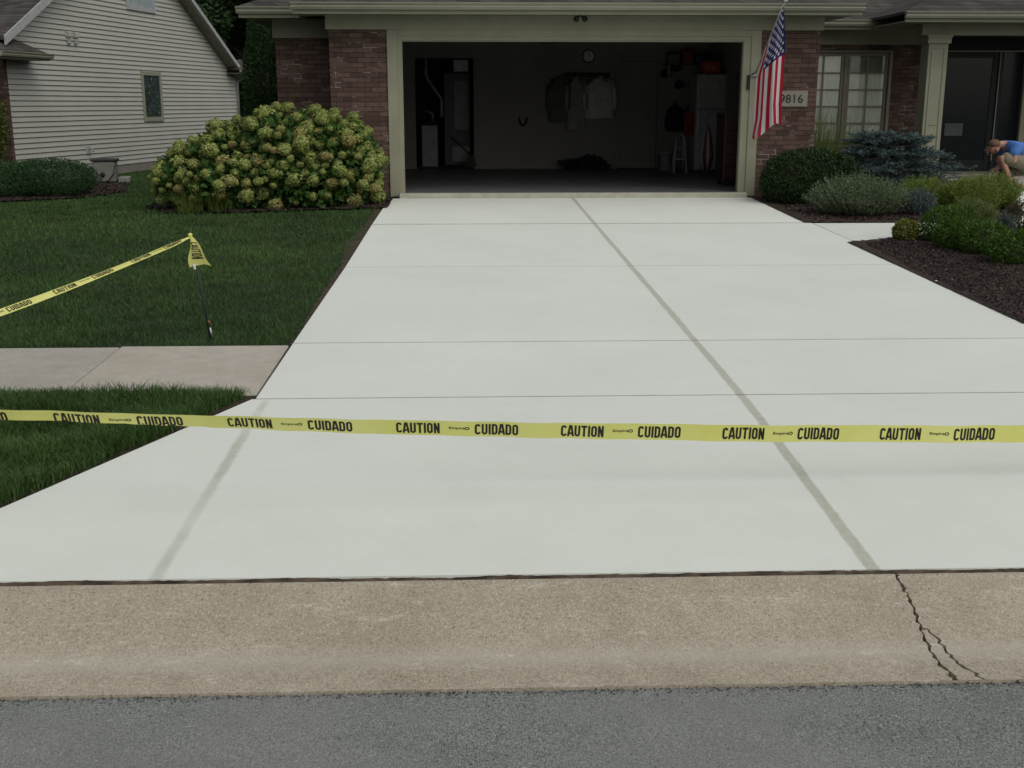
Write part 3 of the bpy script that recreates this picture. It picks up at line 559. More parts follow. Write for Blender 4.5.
MB().lathe([(.125, 0), (.13, -.03), (.118, -.045), (.108, -.04), (.105, -.02), (0, -.02)], n=32, axis='y').build('rim', M['black'], ck, True)
MB().lathe([(.106, -.02), (.106, -.024), (0, -.0245)], n=32, axis='y').build('face', plain('clock_face', (.6, .6, .57)), ck)
MB().box(-.004, .004, -.03, -.027, -.02, .075).build('hand', M['black'], ck); MB().box(-.02, .055, -.033, -.03, -.004, .004).build('hand', M['black'], ck)
rk = thing('coat_rack', 'dark wooden peg board holding coats on the garage back wall', 'coat rack', (.8, 6.28, 1.80))
MB().box(-.46, .46, -.03, .018, -.045, .045).build('board', plain('dark_wood', (.035, .022, .016)), rk, bevel=.005)
for i in range(6): MB().tube([(-.38+.152*i, -.02, -.01), (-.38+.152*i, -.09, .015)], [.011, .014], 8).build('peg', plain('peg_wood', (.05, .03, .02)), rk, True)
def jacket(name, label, x, z, wd, ln, mat, sleeve=True, open_=False):
    j = thing(name, label, 'jacket', (x, 6.20, z)); nn = 28; rows = 14; V = []
    for i in range(rows+1):
        t_ = i/rows; ww = wd*(.20 + .80*ss(t_*4.5))*(1 + .08*t_); 
        for k_ in range(nn):
            a = 2*PI*k_/nn; V.append((ww*.5*math.cos(a)*(1+.05*math.sin(a*7+i*.4)), -.055*math.sin(a)*(.5+ss(t_*3)*.7)*(1+.25*math.sin(a*5+i*.5)), -ln*t_ - .01*math.cos(a*3)))
    fs = [(i*nn+k_, i*nn+(k_+1) % nn, (i+1)*nn+(k_+1) % nn, (i+1)*nn+k_) for i in range(rows) for k_ in range(nn)] + [tuple(range(nn))]
    MB().add(V, fs).build('body', mat, j, True)
    if sleeve:
        for s_ in (-1, 1): MB().tube([(s_*wd*.36, 0, -.05), (s_*wd*.50, -.01, -.18), (s_*wd*.56, -.02, -.40), (s_*wd*.54, -.03, -.62)], [.05, .065, .055, .045], 10).build('sleeve', mat, j, True)
    MB().tube([(-.05, -.05, -.01), (0, -.07, .02), (.05, -.05, -.01)], .016, 6).build('collar', mat, j, True); return j
jacket('hanging_jacket', 'dark jacket hanging leftmost on the coat rack', .26, 1.76, .36, .85, plain('charcoal_cloth', (.10, .105, .10), .9))
jacket('hanging_jacket', 'grey green coat hanging in the middle of the coat rack', .60, 1.76, .34, 1.0, plain('grey_green_cloth', (.24, .245, .225), .9))
jacket('hanging_jacket', 'pale grey jacket with full sleeves hanging rightmost on the coat rack', 1.06, 1.76, .52, .78, plain('pale_grey_cloth', (.44, .45, .44), .9))
tag(MB().tube([(-.52, 6.27, 1.0), (-.5, 6.24, .9), (-.46, 6.23, .84), (-.42, 6.23, .84), (-.38, 6.24, .9), (-.36, 6.27, 1.0)], .018, 8).build('bungee_cord', M['black'], smooth=True), 'short black cord looped on hooks low on the garage back wall', 'cord')
sh = thing('floor_bundle', 'dark crumpled bundle lying on the floor against the garage back wall', 'bundle', (.78, 5.95, 0))
P_, N_ = cloud([(0, 0, .06, .38, .13, .09), (.12, .02, .12, .16, .1, .08)], 700, .5, .2); v_, f_ = leaf_verts(P_, N_ + rng.normal(0, .8, P_.shape), N_, np.full(len(P_), .12), np.full(len(P_), .10)); k_ = v_[:, 2] < .005; v_[k_, 2] = .005
npmesh('cloth', v_, f_, plain('dark_bundle', (.03, .028, .027), .9), sh, smooth=True)
op = thing('door_opener', 'grey garage door opener unit hanging from the ceiling near the top of the opening', 'door opener', (-.05, 4.2, 2.62))
MB().box(-.16, .16, -.2, .2, -.32, -.18).build('housing', plain('opener_grey', (.1, .1, .1)), op, bevel=.02); MB().box(-.13, -.11, -.02, .02, -.18, 0).build('bracket', M['metal'], op); MB().box(.11, .13, -.02, .02, -.18, 0).build('bracket', M['metal'], op)
MB().box(-.02, .02, -4.0, -.2, -.27, -.24).build('rail', M['metal'], op)
fr_ = thing('refrigerator', 'tall off white refrigerator against the right garage wall', 'refrigerator', (3.0, 5.15, 0))
MB().box(-.29, .30, -.30, .33, .03, 1.80).build('cabinet', plain('fridge_white', (.32, .34, .325), .35), fr_, bevel=.03)
for a, b in ((.06, 1.15), (1.17, 1.79)): d_ = MB().box(-.285, .295, -.36, -.305, a, b).build('door', plain('fridge_door', (.34, .36, .345), .3), fr_, bevel=.02); MB().box(-.26, -.23, -.40, -.36, max(a+.1, b-.5) if a < .1 else a+.03, b-.06 if a < .1 else a+.35).build('handle', M['metal'], d_, bevel=.008)
rb = thing('storage_box', 'red storage box standing on the refrigerator', 'box', (2.98, 5.05, 1.80)); MB().box(-.17, .17, -.14, .14, 0, .22).build('carton', plain('red_carton', (.26, .04, .028)), rb, bevel=.004); MB().box(-.12, .08, -.146, -.14, .05, .16).build('label', plain('red_label', (.40, .10, .06)), rb); MB().box(-.175, .175, -.145, .145, .221, .25).build('lid', M['gdark'], rb)
tc_ = thing('tool_cabinet', 'dark red rolling cabinet inside the garage by the right jamb', 'cabinet', (2.82, 1.45, 0))
MB().box(-.36, .36, -.3, .3, .10, 1.08).build('body', plain('dark_red_metal', (.03, .013, .011), .4, .4), tc_, bevel=.01)
for i in range(5): dr = MB().box(-.34, .34, -.318, -.303, .13+.185*i, .30+.185*i).build('drawer', plain('drawer_red', (.035, .015, .013), .4), tc_, bevel=.004); MB().box(-.2, .2, -.335, -.318, .265+.185*i, .28+.185*i).build('handle', M['gdark'], dr)
MB().box(-.37, .37, -.31, .31, 1.08, 1.12).build('top', plain('cabinet_top', (.035, .02, .02), .5), tc_, bevel=.01)
for sx in (-.3, .3):
    for sy in (-.24, .24): MB().lathe([(.05, -.015), (.05, .015)], (sx, sy, .05), 12, axis='x').build('wheel', M['black'], tc_)
M['stool'] = plain('stool_white', (.32, .33, .32)); st_ = thing('step_stool', 'white folding step stool standing beside the refrigerator', 'step stool', (2.43, 4.85, 0))
MB().tube([(-.12, -.15, 0), (-.08, -.02, .62), (-.05, .0, .70), (.05, .0, .70), (.08, -.02, .62), (.12, -.15, 0)], .022, 8).build('front_frame', M['stool'], st_, True)
MB().tube([(-.11, .16, 0), (-.07, .02, .58)], .018, 8).build('leg', M['stool'], st_, True); MB().tube([(.11, .16, 0), (.07, .02, .58)], .018, 8).build('leg', M['stool'], st_, True)
MB().box(-.11, .11, -.12, .0, .24, .265).build('tread', M['stool'], st_, bevel=.006); MB().box(-.10, .10, -.08, .04, .44, .465).build('tread', M['stool'], st_, bevel=.006)
um = thing('beach_umbrella', 'folded red and white umbrella standing upright in front of the refrigerator', 'umbrella', (2.62, 3.2, 0))
MB().tube([(0, 0, 0), (0, .03, 1.15)], .012, 8).build('pole', M['metal'], um, True)
for i in range(8):
    a = 2*PI*i/8; mt = plain('umbrella_red', (.12, .012, .014)) if i % 2 else plain('umbrella_white', (.25, .25, .25))
    MB().tube([(0, .025, .95), (.05*math.cos(a), .02+.05*math.sin(a), .7), (.085*math.cos(a), .02+.085*math.sin(a), .35), (.05*math.cos(a), .01+.05*math.sin(a), .12)], [.008, .03, .038, .012], 6).build('canopy_fold', mt, um, True)
bgd = thing('hanging_bag', 'navy cloth bag hanging on the back wall between the inner door and the stool', 'bag', (2.55, 6.2, 1.22))
MB().lathe([(.01, 0), (.10, -.03), (.17, -.12), (.20, -.32), (.17, -.48), (.02, -.50)], n=18, sx=1, sy=.5).build('sack', plain('navy_cloth', (.018, .02, .04), .9), bgd, True); MB().tube([(-.05, 0, -.02), (0, -.02, .12), (.05, 0, -.02)], .012, 6).build('strap', M['black'], bgd, True)
b2 = thing('hanging_bag', 'small dark red cloth bag hanging right of the navy bag', 'bag', (2.78, 6.1, 1.15))
MB().lathe([(.01, 0), (.07, -.03), (.10, -.12), (.11, -.28), (.02, -.33)], n=16, sy=.5).build('sack', plain('dark_red_cloth', (.07, .01, .018), .9), b2, True); MB().tube([(-.03, 0, -.02), (0, -.01, .1), (.03, 0, -.02)], .01, 6).build('strap', M['black'], b2, True)
for i, (hx, hz, c_, lb) in enumerate(((2.34, 1.83, (.03, .012, .012), 'dark brown cap hanging high on the garage back wall left of the refrigerator'), (2.56, 1.95, (.06, .035, .03), 'brown straw hat hanging high beside the red storage box'), (2.62, 1.62, (.025, .03, .05), 'dark blue cap hanging below the straw hat'))):
    h_ = thing('baseball_cap', lb, 'cap', (hx, 6.2, hz)); MB().ball((0, 0, 0), .095, sc=(1, .7, .9)).build('crown', plain('cap_cloth', c_, .9), h_, True); MB().lathe([(.0, -.02), (.13, -.025), (.13, -.035), (0, -.03)], (0, -.03, -.02), 16, sy=.6).build('brim', plain('cap_brim', c_, .9), h_, True)
for i, (hx, lb) in enumerate(((3.02, 'left of two thin garden tools standing behind the red cabinet'), (3.12, 'right of two thin garden tools standing behind the red cabinet'))):
    g_ = thing('garden_tool', lb, 'garden tool', (hx, 3.0, 0), 0, 'garden tools along the right garage wall'); MB().tube([(0, 0, .25), (.03, .02, 1.75)], .015, 8).build('handle', plain('tool_wood', (.11, .09, .06)), g_, True); MB().prism([(-.08, .0), (.08, .0), (.07, .27), (-.07, .27)], 'y', -.01, .01).build('blade', M['metal'], g_, bevel=.003)

ch = thing('folded_chair', 'folded red and white lawn chair hanging on the right garage wall above the red cabinet', 'chair', (3.12, 2.3, 1.25))
MB().tube([(0, -.25, 0), (0, -.25, .75), (0, .25, .75), (0, .25, 0), (0, -.25, 0)], .013, 8).build('frame', M['metal'], ch, True)
for i in range(5): MB().box(-.008, .008, -.22+.095*i, -.16+.095*i, .02, .73).build('webbing', plain('red_webbing', (.22, .025, .02)) if i % 2 == 0 else M['stool'], ch)
bk = thing('bucket', 'white plastic bucket on the garage floor beside the step stool', 'bucket', (2.28, 5.5, 0)); MB().lathe([(.12, 0), (.15, .34), (.158, .34), (.158, .36), (.14, .36), (.115, .02), (0, .02)], n=20).build('pail', plain('bucket_white', (.30, .30, .28), .5), bk, True); MB().tube([(-.15, 0, .34), (-.13, -.12, .26), (0, -.17, .22), (.13, -.12, .26), (.15, 0, .34)], .005, 6).build('handle', M['metal'], bk, True)
sf = thing('wall_shelf', 'dark wall shelf high above the inner garage door side, left of the red storage box', 'shelf', (2.75, 6.1, 1.98)); MB().box(-.45, .35, -.18, .18, 0, .03).build('board', plain('shelf_wood', (.06, .05, .04)), sf); MB().box(-.40, -.37, -.15, .18, -.2, 0).build('bracket', M['metal'], sf); MB().box(.27, .30, -.15, .18, -.2, 0).build('bracket', M['metal'], sf)
for i, (bx_, bw_, bh_, c_, lb) in enumerate(((-.30, .22, .16, (.14, .12, .08), 'small tan carton at the left end of the high garage shelf'), (-.02, .20, .22, (.20, .05, .03), 'small rusty red tin in the middle of the high garage shelf'), (.22, .16, .14, (.05, .07, .12), 'small dark blue carton at the right end of the high garage shelf'))):
    q_ = thing('shelf_box', lb, 'box', (2.75+bx_, 6.05, 2.01)); MB().box(-bw_/2, bw_/2, -.12, .12, 0, bh_).build('carton', plain('carton', c_), q_, bevel=.004); MB().box(-bw_/2-.004, bw_/2+.004, -.124, .124, bh_+.001, bh_+.02).build('lid', plain('carton_lid', tuple(v*.7 for v in c_)), q_)
rg = thing('hanging_towel', 'red cloth hanging between the refrigerator and the dark red bag', 'towel', (2.62, 4.95, 1.12)); jv = [(.11*math.sin(-1.57+3.14*i/12), -.03*math.cos(i*1.7), -z_*.42 - .02*math.sin(i)) for z_ in (0, .33, .66, 1) for i in range(13)]
MB().add(jv, [(r_*13+i, r_*13+i+1, (r_+1)*13+i+1, (r_+1)*13+i) for r_ in range(3) for i in range(12)]).build('cloth', plain('red_towel', (.20, .02, .02), .9), rg, True); MB().tube([(0, .35, .05), (0, 0, .0)], .008, 6).build('hook', M['metal'], rg, True)

# ---------------------------------------------------------------- sided house next door; local +x runs along the visible gable wall, +y into the house
NB = thing('sided_house', 'neighbouring house with pale horizontal siding and a shingled gable roof, at far left', 'house', (-10.2912, 6.0041, 0), math.atan2(.98258, .18583))
def nbx(name, mat, *b, parent=None, bevel=0):
    mb = MB()
    for q in b: mb.box(*q)
    return mb.build(name, mat, parent or NB, bevel=bevel)
ZL, ZR, SG, SR, XP, XW = 2.60, 1.95, .521, .5415, 5.15, 11.40; ZP = ZL + XP*SG
def gable_ext(z): return max(0, (z-ZL)/SG), min(XW, XW - (z-ZR)/SR)
V = []; F = []; hh = .1016; z_ = -.12
while z_ < ZP - .15:
    a0, b0 = gable_ext(z_); a1, b1 = gable_ext(z_+hh); i = len(V)
    V += [(a0, .004, z_), (b0, .004, z_), (b0, .004, z_+.019), (a0, .004, z_+.019), (a0, -.024, z_+.019), (b0, -.024, z_+.019), (b1, -.004, z_+hh), (a1, -.004, z_+hh), (a1, .004, z_+hh), (b1, .004, z_+hh)]
    F += [(i, i+1, i+2, i+3), (i+3, i+2, i+5, i+4), (i+4, i+5, i+6, i+7), (i+7, i+6, i+9, i+8)]; z_ += hh
MB().add(V, F).build('siding', M['siding'], NB)
MB().prism([(0, -.4), (XW, -.4), (XW, ZR), (XP, ZP-.03), (0, ZL-.02)], 'y', .008, .15).build('wall', M['foundation'], NB)
nbx('front_brick_wall', M['brick'], (-.10, -.001, -.02, 9, -.5, 2.3)); nbx('rear_side_wall', M['siding'], (XW-.1, XW-.002, .15, 9, -.5, 1.9)); nbx('corner_post', M['siding'], (XW-.06, XW+.02, -.035, .05, -.12, 2.0)); nbx('foundation', M['foundation'], (0, XW, -.01, .007, -.6, -.122))
tt = .07; xl, xr = -.45, XW+.30; zl, zr = ZL - .45*SG, ZR - .30*SR
MB().prism([(xl, zl+.05), (XP, ZP+.05), (xr, zr+.05), (xr, zr+.05+tt), (XP, ZP+.05+tt), (xl, zl+.05+tt)], 'y', -.30, 9.5).build('roof', M['shingle'], NB)
MB().prism([(xl, zl-.05), (XP, ZP-.05), (XP, ZP+.05+tt), (xl, zl+.05+tt)], 'y', -.335, -.302).build('rake_board', M['greywhite'], NB)
MB().prism([(XP, ZP+.0), (xr, zr+.0), (xr, zr+.05+tt), (XP, ZP+.05+tt)], 'y', -.335, -.302).build('rake_board', M['greywhite'], NB)
MB().prism([(0, ZL-.03), (XP, ZP-.05), (XW, ZR-.03), (xr, zr+.045), (XP, ZP+.045), (xl, zl+.045)], 'y', -.30, -.006).build('rake_soffit', M['trimdark'], NB)
for (xa, xb, w_) in ((-.9, .80, .45), (10.75, 11.85, .40)):
    MB().add([(xa, -w_, 2.17), (xb, -w_, 2.17), (xb, -.02, 2.17), (xa, -.02, 2.17), (xa, -w_, 2.20), (xb, -w_, 2.20), (xb if xa > 5 else .15, -.02, 2.50), (xa if xa < 5 else xa+.3, -.02, 2.40)], [(3, 2, 1, 0), (4, 5, 6, 7), (0, 1, 5, 4), (1, 2, 6, 5), (3, 0, 4, 7), (2, 3, 7, 6)]).build('cornice_return', M['shingle'], NB)
    nbx('return_fascia', M['trimdark'], (xa, xb, -w_-.012, -w_, 2.07, 2.2), (xb, xb+.012, -w_, -.02, 2.07, 2.18), (xa, xb, -w_, -.02, 2.07, 2.085)); gutter_x(xa-.03, xb+.03, -w_-.012, 2.20, 'return_gutter', NB)
MB().tube([(11.45, -.40, 2.08), (11.42, -.25, 1.98), (11.38, -.07, 1.85), (11.38, -.07, -.2)], .035, 8).build('downspout', M['greywhite'], NB, True)
def nwin(x0, x1, z0, z1, pane, name='window', lead=False):
    f_ = nbx(name, M['gutter'] if lead else M['greywhite'], (x0, x0+.09, -.05, .01, z0, z1), (x1-.09, x1, -.05, .01, z0, z1), (x0+.09, x1-.09, -.05, .01, z0, z0+.10), (x0+.09, x1-.09, -.05, .01, z1-.09, z1), bevel=.006)
    nbx('pane', pane, (x0+.09, x1-.09, -.03, -.02, z0+.1, z1-.09), parent=f_); return f_
t = NT('leaded_glass', .35, .6); mp = t.n('Mapping'); mp.inputs['Rotation'].default_value = (0, R(45), 0); t.l(t.co, mp.inputs[0])
v = t.n('TexVoronoi'); v.inputs['Scale'].default_value = 9; v.inputs['Randomness'].default_value = .2; t.l(mp.outputs[0], v.inputs['Vector'])
M['leaded'] = t.base(t.ramp(v.outputs['Distance'], [(.20, (.62, .68, .66)), (.34, (.06, .10, .085)), (.6, (.012, .02, .018))])).m
nwin(5.52, 6.55, .84, 2.0, M['leaded'], lead=True)
w2 = nwin(5.05, 6.50, 3.36, 4.5, plain('pale_blue_blind', (.27, .32, .33), .5)); nbx('sash_bar', M['greywhite'], (5.75, 5.80, -.045, -.02, 3.46, 4.41), parent=w2)
for i, vx in enumerate((2.27, 2.55)):
    v_ = MB().lathe([(.075, 0), (.08, -.03), (.065, -.06)], (vx+.07, 0, 2.64), 14, axis='y').build('wall_vent', M['siding'], NB, True); nbx('hood', M['siding'], (vx, vx+.14, -.10, -.005, 2.60, 2.72), parent=v_, bevel=.02); nbx('flap', M['greywhite'], (vx+.02, vx+.12, -.07, -.005, 2.47, 2.59), parent=v_, bevel=.01)
tp_ = nbx('hose_bib', M['greywhite'], (2.70, 2.86, -.04, -.005, .20, .38), bevel=.006); MB().tube([(2.78, -.02, .30), (2.78, -.12, .30), (2.78, -.14, .24)], .014, 8).build('spout', M['metal'], tp_, True)
hr = thing('hose_reel_box', 'grey plastic hose reel box with a dark lid on the grass by the siding', 'hose box', (-8.86, 6.95, float(gz(-8.86, 6.95)) - .03), R(9)); hr.scale = (.80, .8, .86)
MB().box(-.30, .26, -.24, .24, .03, .50).build('box', plain('grey_plastic', (.17, .175, .155), .6), hr, bevel=.025); MB().box(-.33, .31, -.27, .27, .505, .56).build('lid', plain('dark_grey_lid', (.03, .035, .035), .5), hr, bevel=.015)
MB().tube([(.26, -.25, .42), (.22, -.30, .22), (.08, -.33, .06), (-.05, -.31, .03), (-.12, -.27, .12)], .016, 8).build('hose', M['black'], hr, True); MB().lathe([(.06, -.25), (.055, -.275), (.02, -.28)], (-.05, 0, .2), 14, axis='y').build('crank', M['black'], hr, True)
MB().box(.31, .58, -.2, .16, .0, .14).build('side_tray', plain('pale_tray', (.22, .22, .20)), hr, bevel=.02)
# ---------------------------------------------------------------- plants
def gzf(x, y): return float(gz(x, y))
def plant(name, label, cat, x, y, group=None, dz_=0): return thing(name, label, cat, (x, y, gzf(x, y) - .01 + dz_), 0, group)
def stems(p, n, r, h, rad=.008, mat=None):
    mb = MB()
    for i in range(n):
        a = rng.uniform(0, 2*PI); q = rng.uniform(.2, 1)
        mb.tube([(r*.15*math.cos(a), r*.15*math.sin(a), -.02), (r*.5*q*math.cos(a), r*.5*q*math.sin(a), h*.45), (r*q*math.cos(a), r*q*math.sin(a), h*.85)], [rad, rad*.8, rad*.5], 5)
    return mb.build('stems', mat or M['stem'], p)
# hydrangea mass by the garage
M['hydleaf'] = leafmat('hydrangea_leaf', (.018, .058, .012), (.085, .16, .035), .5, .25, (.042, .10, .020))
hy = thing('hydrangea_bush', 'wide hydrangea bush covered in lime green flower heads left of the garage', 'bush', (-4.3, -.55, -.12))
hel = [(.88, .0, .56, .60, .55, .60), (.25, -.05, .52, .66, .6, .68), (-.42, .05, .46, .66, .58, .58), (-.98, .1, .32, .58, .5, .42), (1.12, -.15, .40, .36, .45, .46), (-.3, -.30, .30, .8, .5, .36), (.6, -.30, .28, .7, .5, .36)]
foliage('foliage', hel, 20000, .12, .075, M['hydleaf'], hy, up=.2, lumps=.22, shell=.5, zmin=.02, spread=.9)
stems(hy, 90, .95, .75, .007)
t = NT('hydrangea_flower', .8, .2); a_ = t.n('Attribute'); a_.attribute_name = 'rnd'; oi = t.n('ObjectInfo')
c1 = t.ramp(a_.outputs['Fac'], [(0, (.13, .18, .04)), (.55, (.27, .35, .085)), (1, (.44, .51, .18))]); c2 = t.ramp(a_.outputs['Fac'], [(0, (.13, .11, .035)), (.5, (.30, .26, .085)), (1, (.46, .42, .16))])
c = t.mix(t.ramp(oi.outputs['Random'], [(.35, 0.0), (1, .9)]), c1, c2)
c = t.mix(t.ramp(t.noise(18, 3), [(.48, 0.0), (.64, .65)]), c, (.19, .12, .075, 1)); t.base(c)
tr = t.n('BsdfTranslucent'); t.l(c, tr.inputs[0]); mx = t.n('MixShader'); mx.inputs[0].default_value = .2; t.l(t.b.outputs[0], mx.inputs[1]); t.l(tr.outputs[0], mx.inputs[2]); t.l(mx.outputs[0], t.t.nodes['Material Output'].inputs[0]); M['hydfl'] = t.m
fmesh = []
for q in range(5):
    n = 620; d = sphere_dirs(n); rad = 1*(1 + .13*np.sin(d[:, 0]*4+q)*np.sin(d[:, 1]*5)) * rng.uniform(.80, 1.04, n); T = unit(np.cross(d, sphere_dirs(n))); L = rng.uniform(.20, .32, n)
    P = d*rad[:, None]*[1, 1, .86] - T*(L*.5)[:, None]; v, f = leaf_verts(P, T + d*rng.normal(.15, .3, n)[:, None], d + rng.normal(0, .3, (n, 3)), L, L*.95, .1)
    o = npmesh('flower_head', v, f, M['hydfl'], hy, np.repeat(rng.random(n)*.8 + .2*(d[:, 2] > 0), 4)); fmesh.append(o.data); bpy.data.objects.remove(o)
# heads spread over the outer surface by dart throwing
cand, cn = cloud(hel, 12000, .25, .10); ok = (cand[:, 2] > .10)
for e in hel: ok &= (((cand - np.array(e[:3]))/np.array(e[3:6]))**2).sum(1) > .93
cand, cn = cand[ok], cn[ok]; sel = []
for i in range(len(cand)):
    r_ = float(np.clip(rng.normal(.090, .026), .045, .14))
    if cand[i, 1] > .35 or cn[i, 1] > .55 or (cand[i, 2] < .34 and rng.random() < .72): continue
    if all(np.linalg.norm(cand[i] - s[0]) > (r_ + s[1])*.88 for s in sel): sel.append((cand[i] + cn[i]*rng.uniform(-.05, .12), r_))
    if len(sel) >= 260: break
for p in ((-1.02, -.05, .90, .065), (-.40, 0, 1.17, .07), (.68, .0, 1.30, .095), (1.20, 0, 1.20, .085), (.08, 0, 1.26, .085), (.32, 0, 1.24, .08)): sel.append((np.array(p[:3]), p[3]))
sel.sort(key=lambda s: s[0][1] - .3*s[1])
extra = [];
for i, (p, r_) in enumerate(sel):
    if i < 98 or i >= len(sel) and False:
        o = bpy.data.objects.new('flower_head', fmesh[i % 5]); COL.objects.link(o); o.parent = hy; o.location = p; o.scale = (r_*rng.uniform(.9, 1.15), r_, r_*rng.uniform(.85, 1.1)); o.rotation_euler = (rng.uniform(-.5, .5), rng.uniform(-.5, .5), rng.uniform(0, 6.3))
    else: extra.append((p, r_))
if extra:
    VV = []; FF = []; RR = []; b = 0
    for i, (p, r_) in enumerate(extra):
        me = fmesh[i % 5]; v = np.empty(len(me.vertices)*3, np.float32); me.vertices.foreach_get('co', v); v = v.reshape(-1, 3)*r_ + p; VV.append(v); FF.append(np.arange(len(v)).reshape(-1, 4) + b); b += len(v); RR.append(np.repeat(rng.random(len(v)//4), 4)*.9)
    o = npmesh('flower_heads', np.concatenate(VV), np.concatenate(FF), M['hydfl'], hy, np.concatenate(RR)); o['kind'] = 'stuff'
# long strappy plants
def blades(name, p, n, r, hmin, hmax, wid, mat, droop=.6, z0=0, sx=1, sy=1):
    a = rng.uniform(0, 2*PI, n); q = np.sqrt(rng.random(n))*r*.45; X0 = np.c_[np.cos(a)*q*sx, np.sin(a)*q*sy, np.full(n, z0)]; a2 = a + rng.normal(0, .8, n)
    h = rng.uniform(hmin, hmax, n); out = r*.75*rng.uniform(.25, 1, n); D = np.c_[np.cos(a2)*sx, np.sin(a2)*sy, np.zeros(n)]; B = np.c_[-np.sin(a2), np.cos(a2), np.zeros(n)]; pts = []
    for t_ in (0, .3, .6, .85, 1.0):
        zz = h*(t_*1.25 - droop*.55*t_**2.6*(out/r + .2)); pts.append((X0 + D*(out*t_**1.7)[:, None] + np.array([0, 0, 1])*zz[:, None], wid*(1 - t_*.85)))
    v = np.stack([s_ for P, w_ in pts for s_ in (P - B*w_*.5, P + B*w_*.5)], 1).reshape(-1, 3); i = np.arange(n)[:, None]*10
    F = np.concatenate([i + [2*k, 2*k+1, 2*k+3, 2*k+2] for k in range(4)]); return npmesh(name, v, F, mat, p, np.repeat(np.clip(rng.normal(.5, .25, n), 0, 1), 10))
M['daylily'] = leafmat('daylily_leaf', (.05, .09, .015), (.20, .25, .055), .5, .25)
for x_, s_, lb in ((-5.25, 1.1, 'yellowing strappy daylily clump at the left foot of the hydrangea'), (-4.85, 1.0, 'yellow green strappy daylily clump under the middle of the hydrangea')):
    p = plant('daylily', lb, 'plant', x_, -1.22); blades('leaves', p, 150, .38*s_, .18, .34, .017, M['daylily'], 1.0); MB().lathe([(.03, 0), (.05, .04), (.02, .07)], n=8).build('crown', M['stem'], p)
# clipped boxwood against the pier
M['box'] = leafmat('boxwood_leaf', (.010, .030, .007), (.040, .078, .018), .5, .2, (.020, .046, .010), .3, 2.5)
p = plant('boxwood', 'large rounded dark green boxwood against the brick pier under the flag', 'shrub', 3.31, -.72); foliage('foliage', [(-.02, 0, .30, .66, .52, .44), (.3, -.02, .28, .42, .46, .40), (-.3, 0, .30, .40, .46, .40)], 30000, .034, .020, M['box'], p, .3, .06, .22, .0, .8); stems(p, 40, .5, .45)
# ornamental grass under the window
M['ograss'] = leafmat('ornamental_grass', (.05, .09, .02), (.24, .30, .10), .5, .35)
for x_, y_, h_, lb in ((3.95, 1.5, 1.15, 'tall arching ornamental grass under the left window sash'), (4.55, 2.2, 1.0, 'arching ornamental grass behind the blue spruce under the right sash')):
    p = plant('ornamental_grass', lb, 'grass clump', x_, y_); blades('leaves', p, 520, .80, h_*.55, h_*1.30, .009, M['ograss'], 1.05); MB().lathe([(.10, 0), (.12, .08), (.06, .16)], n=10).build('crown', M['stem'], p)
# blue spruce with tiered needle branches
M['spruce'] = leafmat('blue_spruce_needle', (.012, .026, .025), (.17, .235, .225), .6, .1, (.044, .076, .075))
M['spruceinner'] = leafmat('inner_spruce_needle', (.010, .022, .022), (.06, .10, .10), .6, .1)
sp = plant('blue_spruce', 'spreading dwarf blue spruce with layered silvery branches between boxwood and porch', 'shrub', 4.62, .0)
nb = 620; a = rng.uniform(0, 2*PI, nb); tier = rng.integers(0, 5, nb); zt_ = .12 + .185*tier + rng.normal(0, .025, nb); rr = np.array([1.02, 1.12, 1.06, .90, .62])[tier]*rng.uniform(.35, 1.05, nb)*(1 + .12*np.sin(a*5 + tier*2))
NP = []; NA = []; NL = []; TR = []; mb = MB()
for i in range(nb):
    c_, s_ = math.cos(a[i]), math.sin(a[i]); R0 = rr[i]; base_ = Vector((c_*R0*.3, s_*R0*.25, zt_[i] - .06)); tip_ = Vector((c_*R0, s_*R0*.85, zt_[i] + .05*math.sin(a[i]*3+i) - .05*R0))
    if i % 4 == 0: mb.tube([base_, (base_+tip_)/2, tip_], [.008, .006, .003], 4)
    side = Vector((-s_, c_, 0)); dv = (tip_-base_).normalized()
    for tw in range(7):
        q0 = base_.lerp(tip_, .35 + .10*tw); sgn = -1 if tw % 2 else 1; q1 = q0 + dv*.075 + side*sgn*rng.uniform(.02, .10)*(1.15 - tw*.12) + Vector((0, 0, rng.uniform(.0, .03)))
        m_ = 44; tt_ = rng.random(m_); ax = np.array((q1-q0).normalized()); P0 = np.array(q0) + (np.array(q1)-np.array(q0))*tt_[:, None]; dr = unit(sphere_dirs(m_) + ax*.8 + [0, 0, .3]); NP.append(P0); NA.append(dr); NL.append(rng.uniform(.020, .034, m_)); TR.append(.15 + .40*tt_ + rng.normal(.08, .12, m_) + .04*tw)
NP = np.concatenate(NP); NA = np.concatenate(NA); NL = np.concatenate(NL); TR = np.clip(np.concatenate(TR), 0, 1); v, f = leaf_verts(NP, NA, sphere_dirs(len(NP)), NL, NL*.26, .0)
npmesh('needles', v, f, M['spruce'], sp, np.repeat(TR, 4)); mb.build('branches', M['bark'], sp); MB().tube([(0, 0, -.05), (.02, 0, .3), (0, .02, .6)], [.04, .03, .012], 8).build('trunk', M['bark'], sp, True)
foliage('inner_needles', [(0, 0, .38, .78, .62, .36), (.2, 0, .45, .5, .45, .42), (-.25, 0, .42, .5, .45, .42)], 26000, .035, .010, M['spruceinner'], sp, .3, .25, .6, .0, .9)
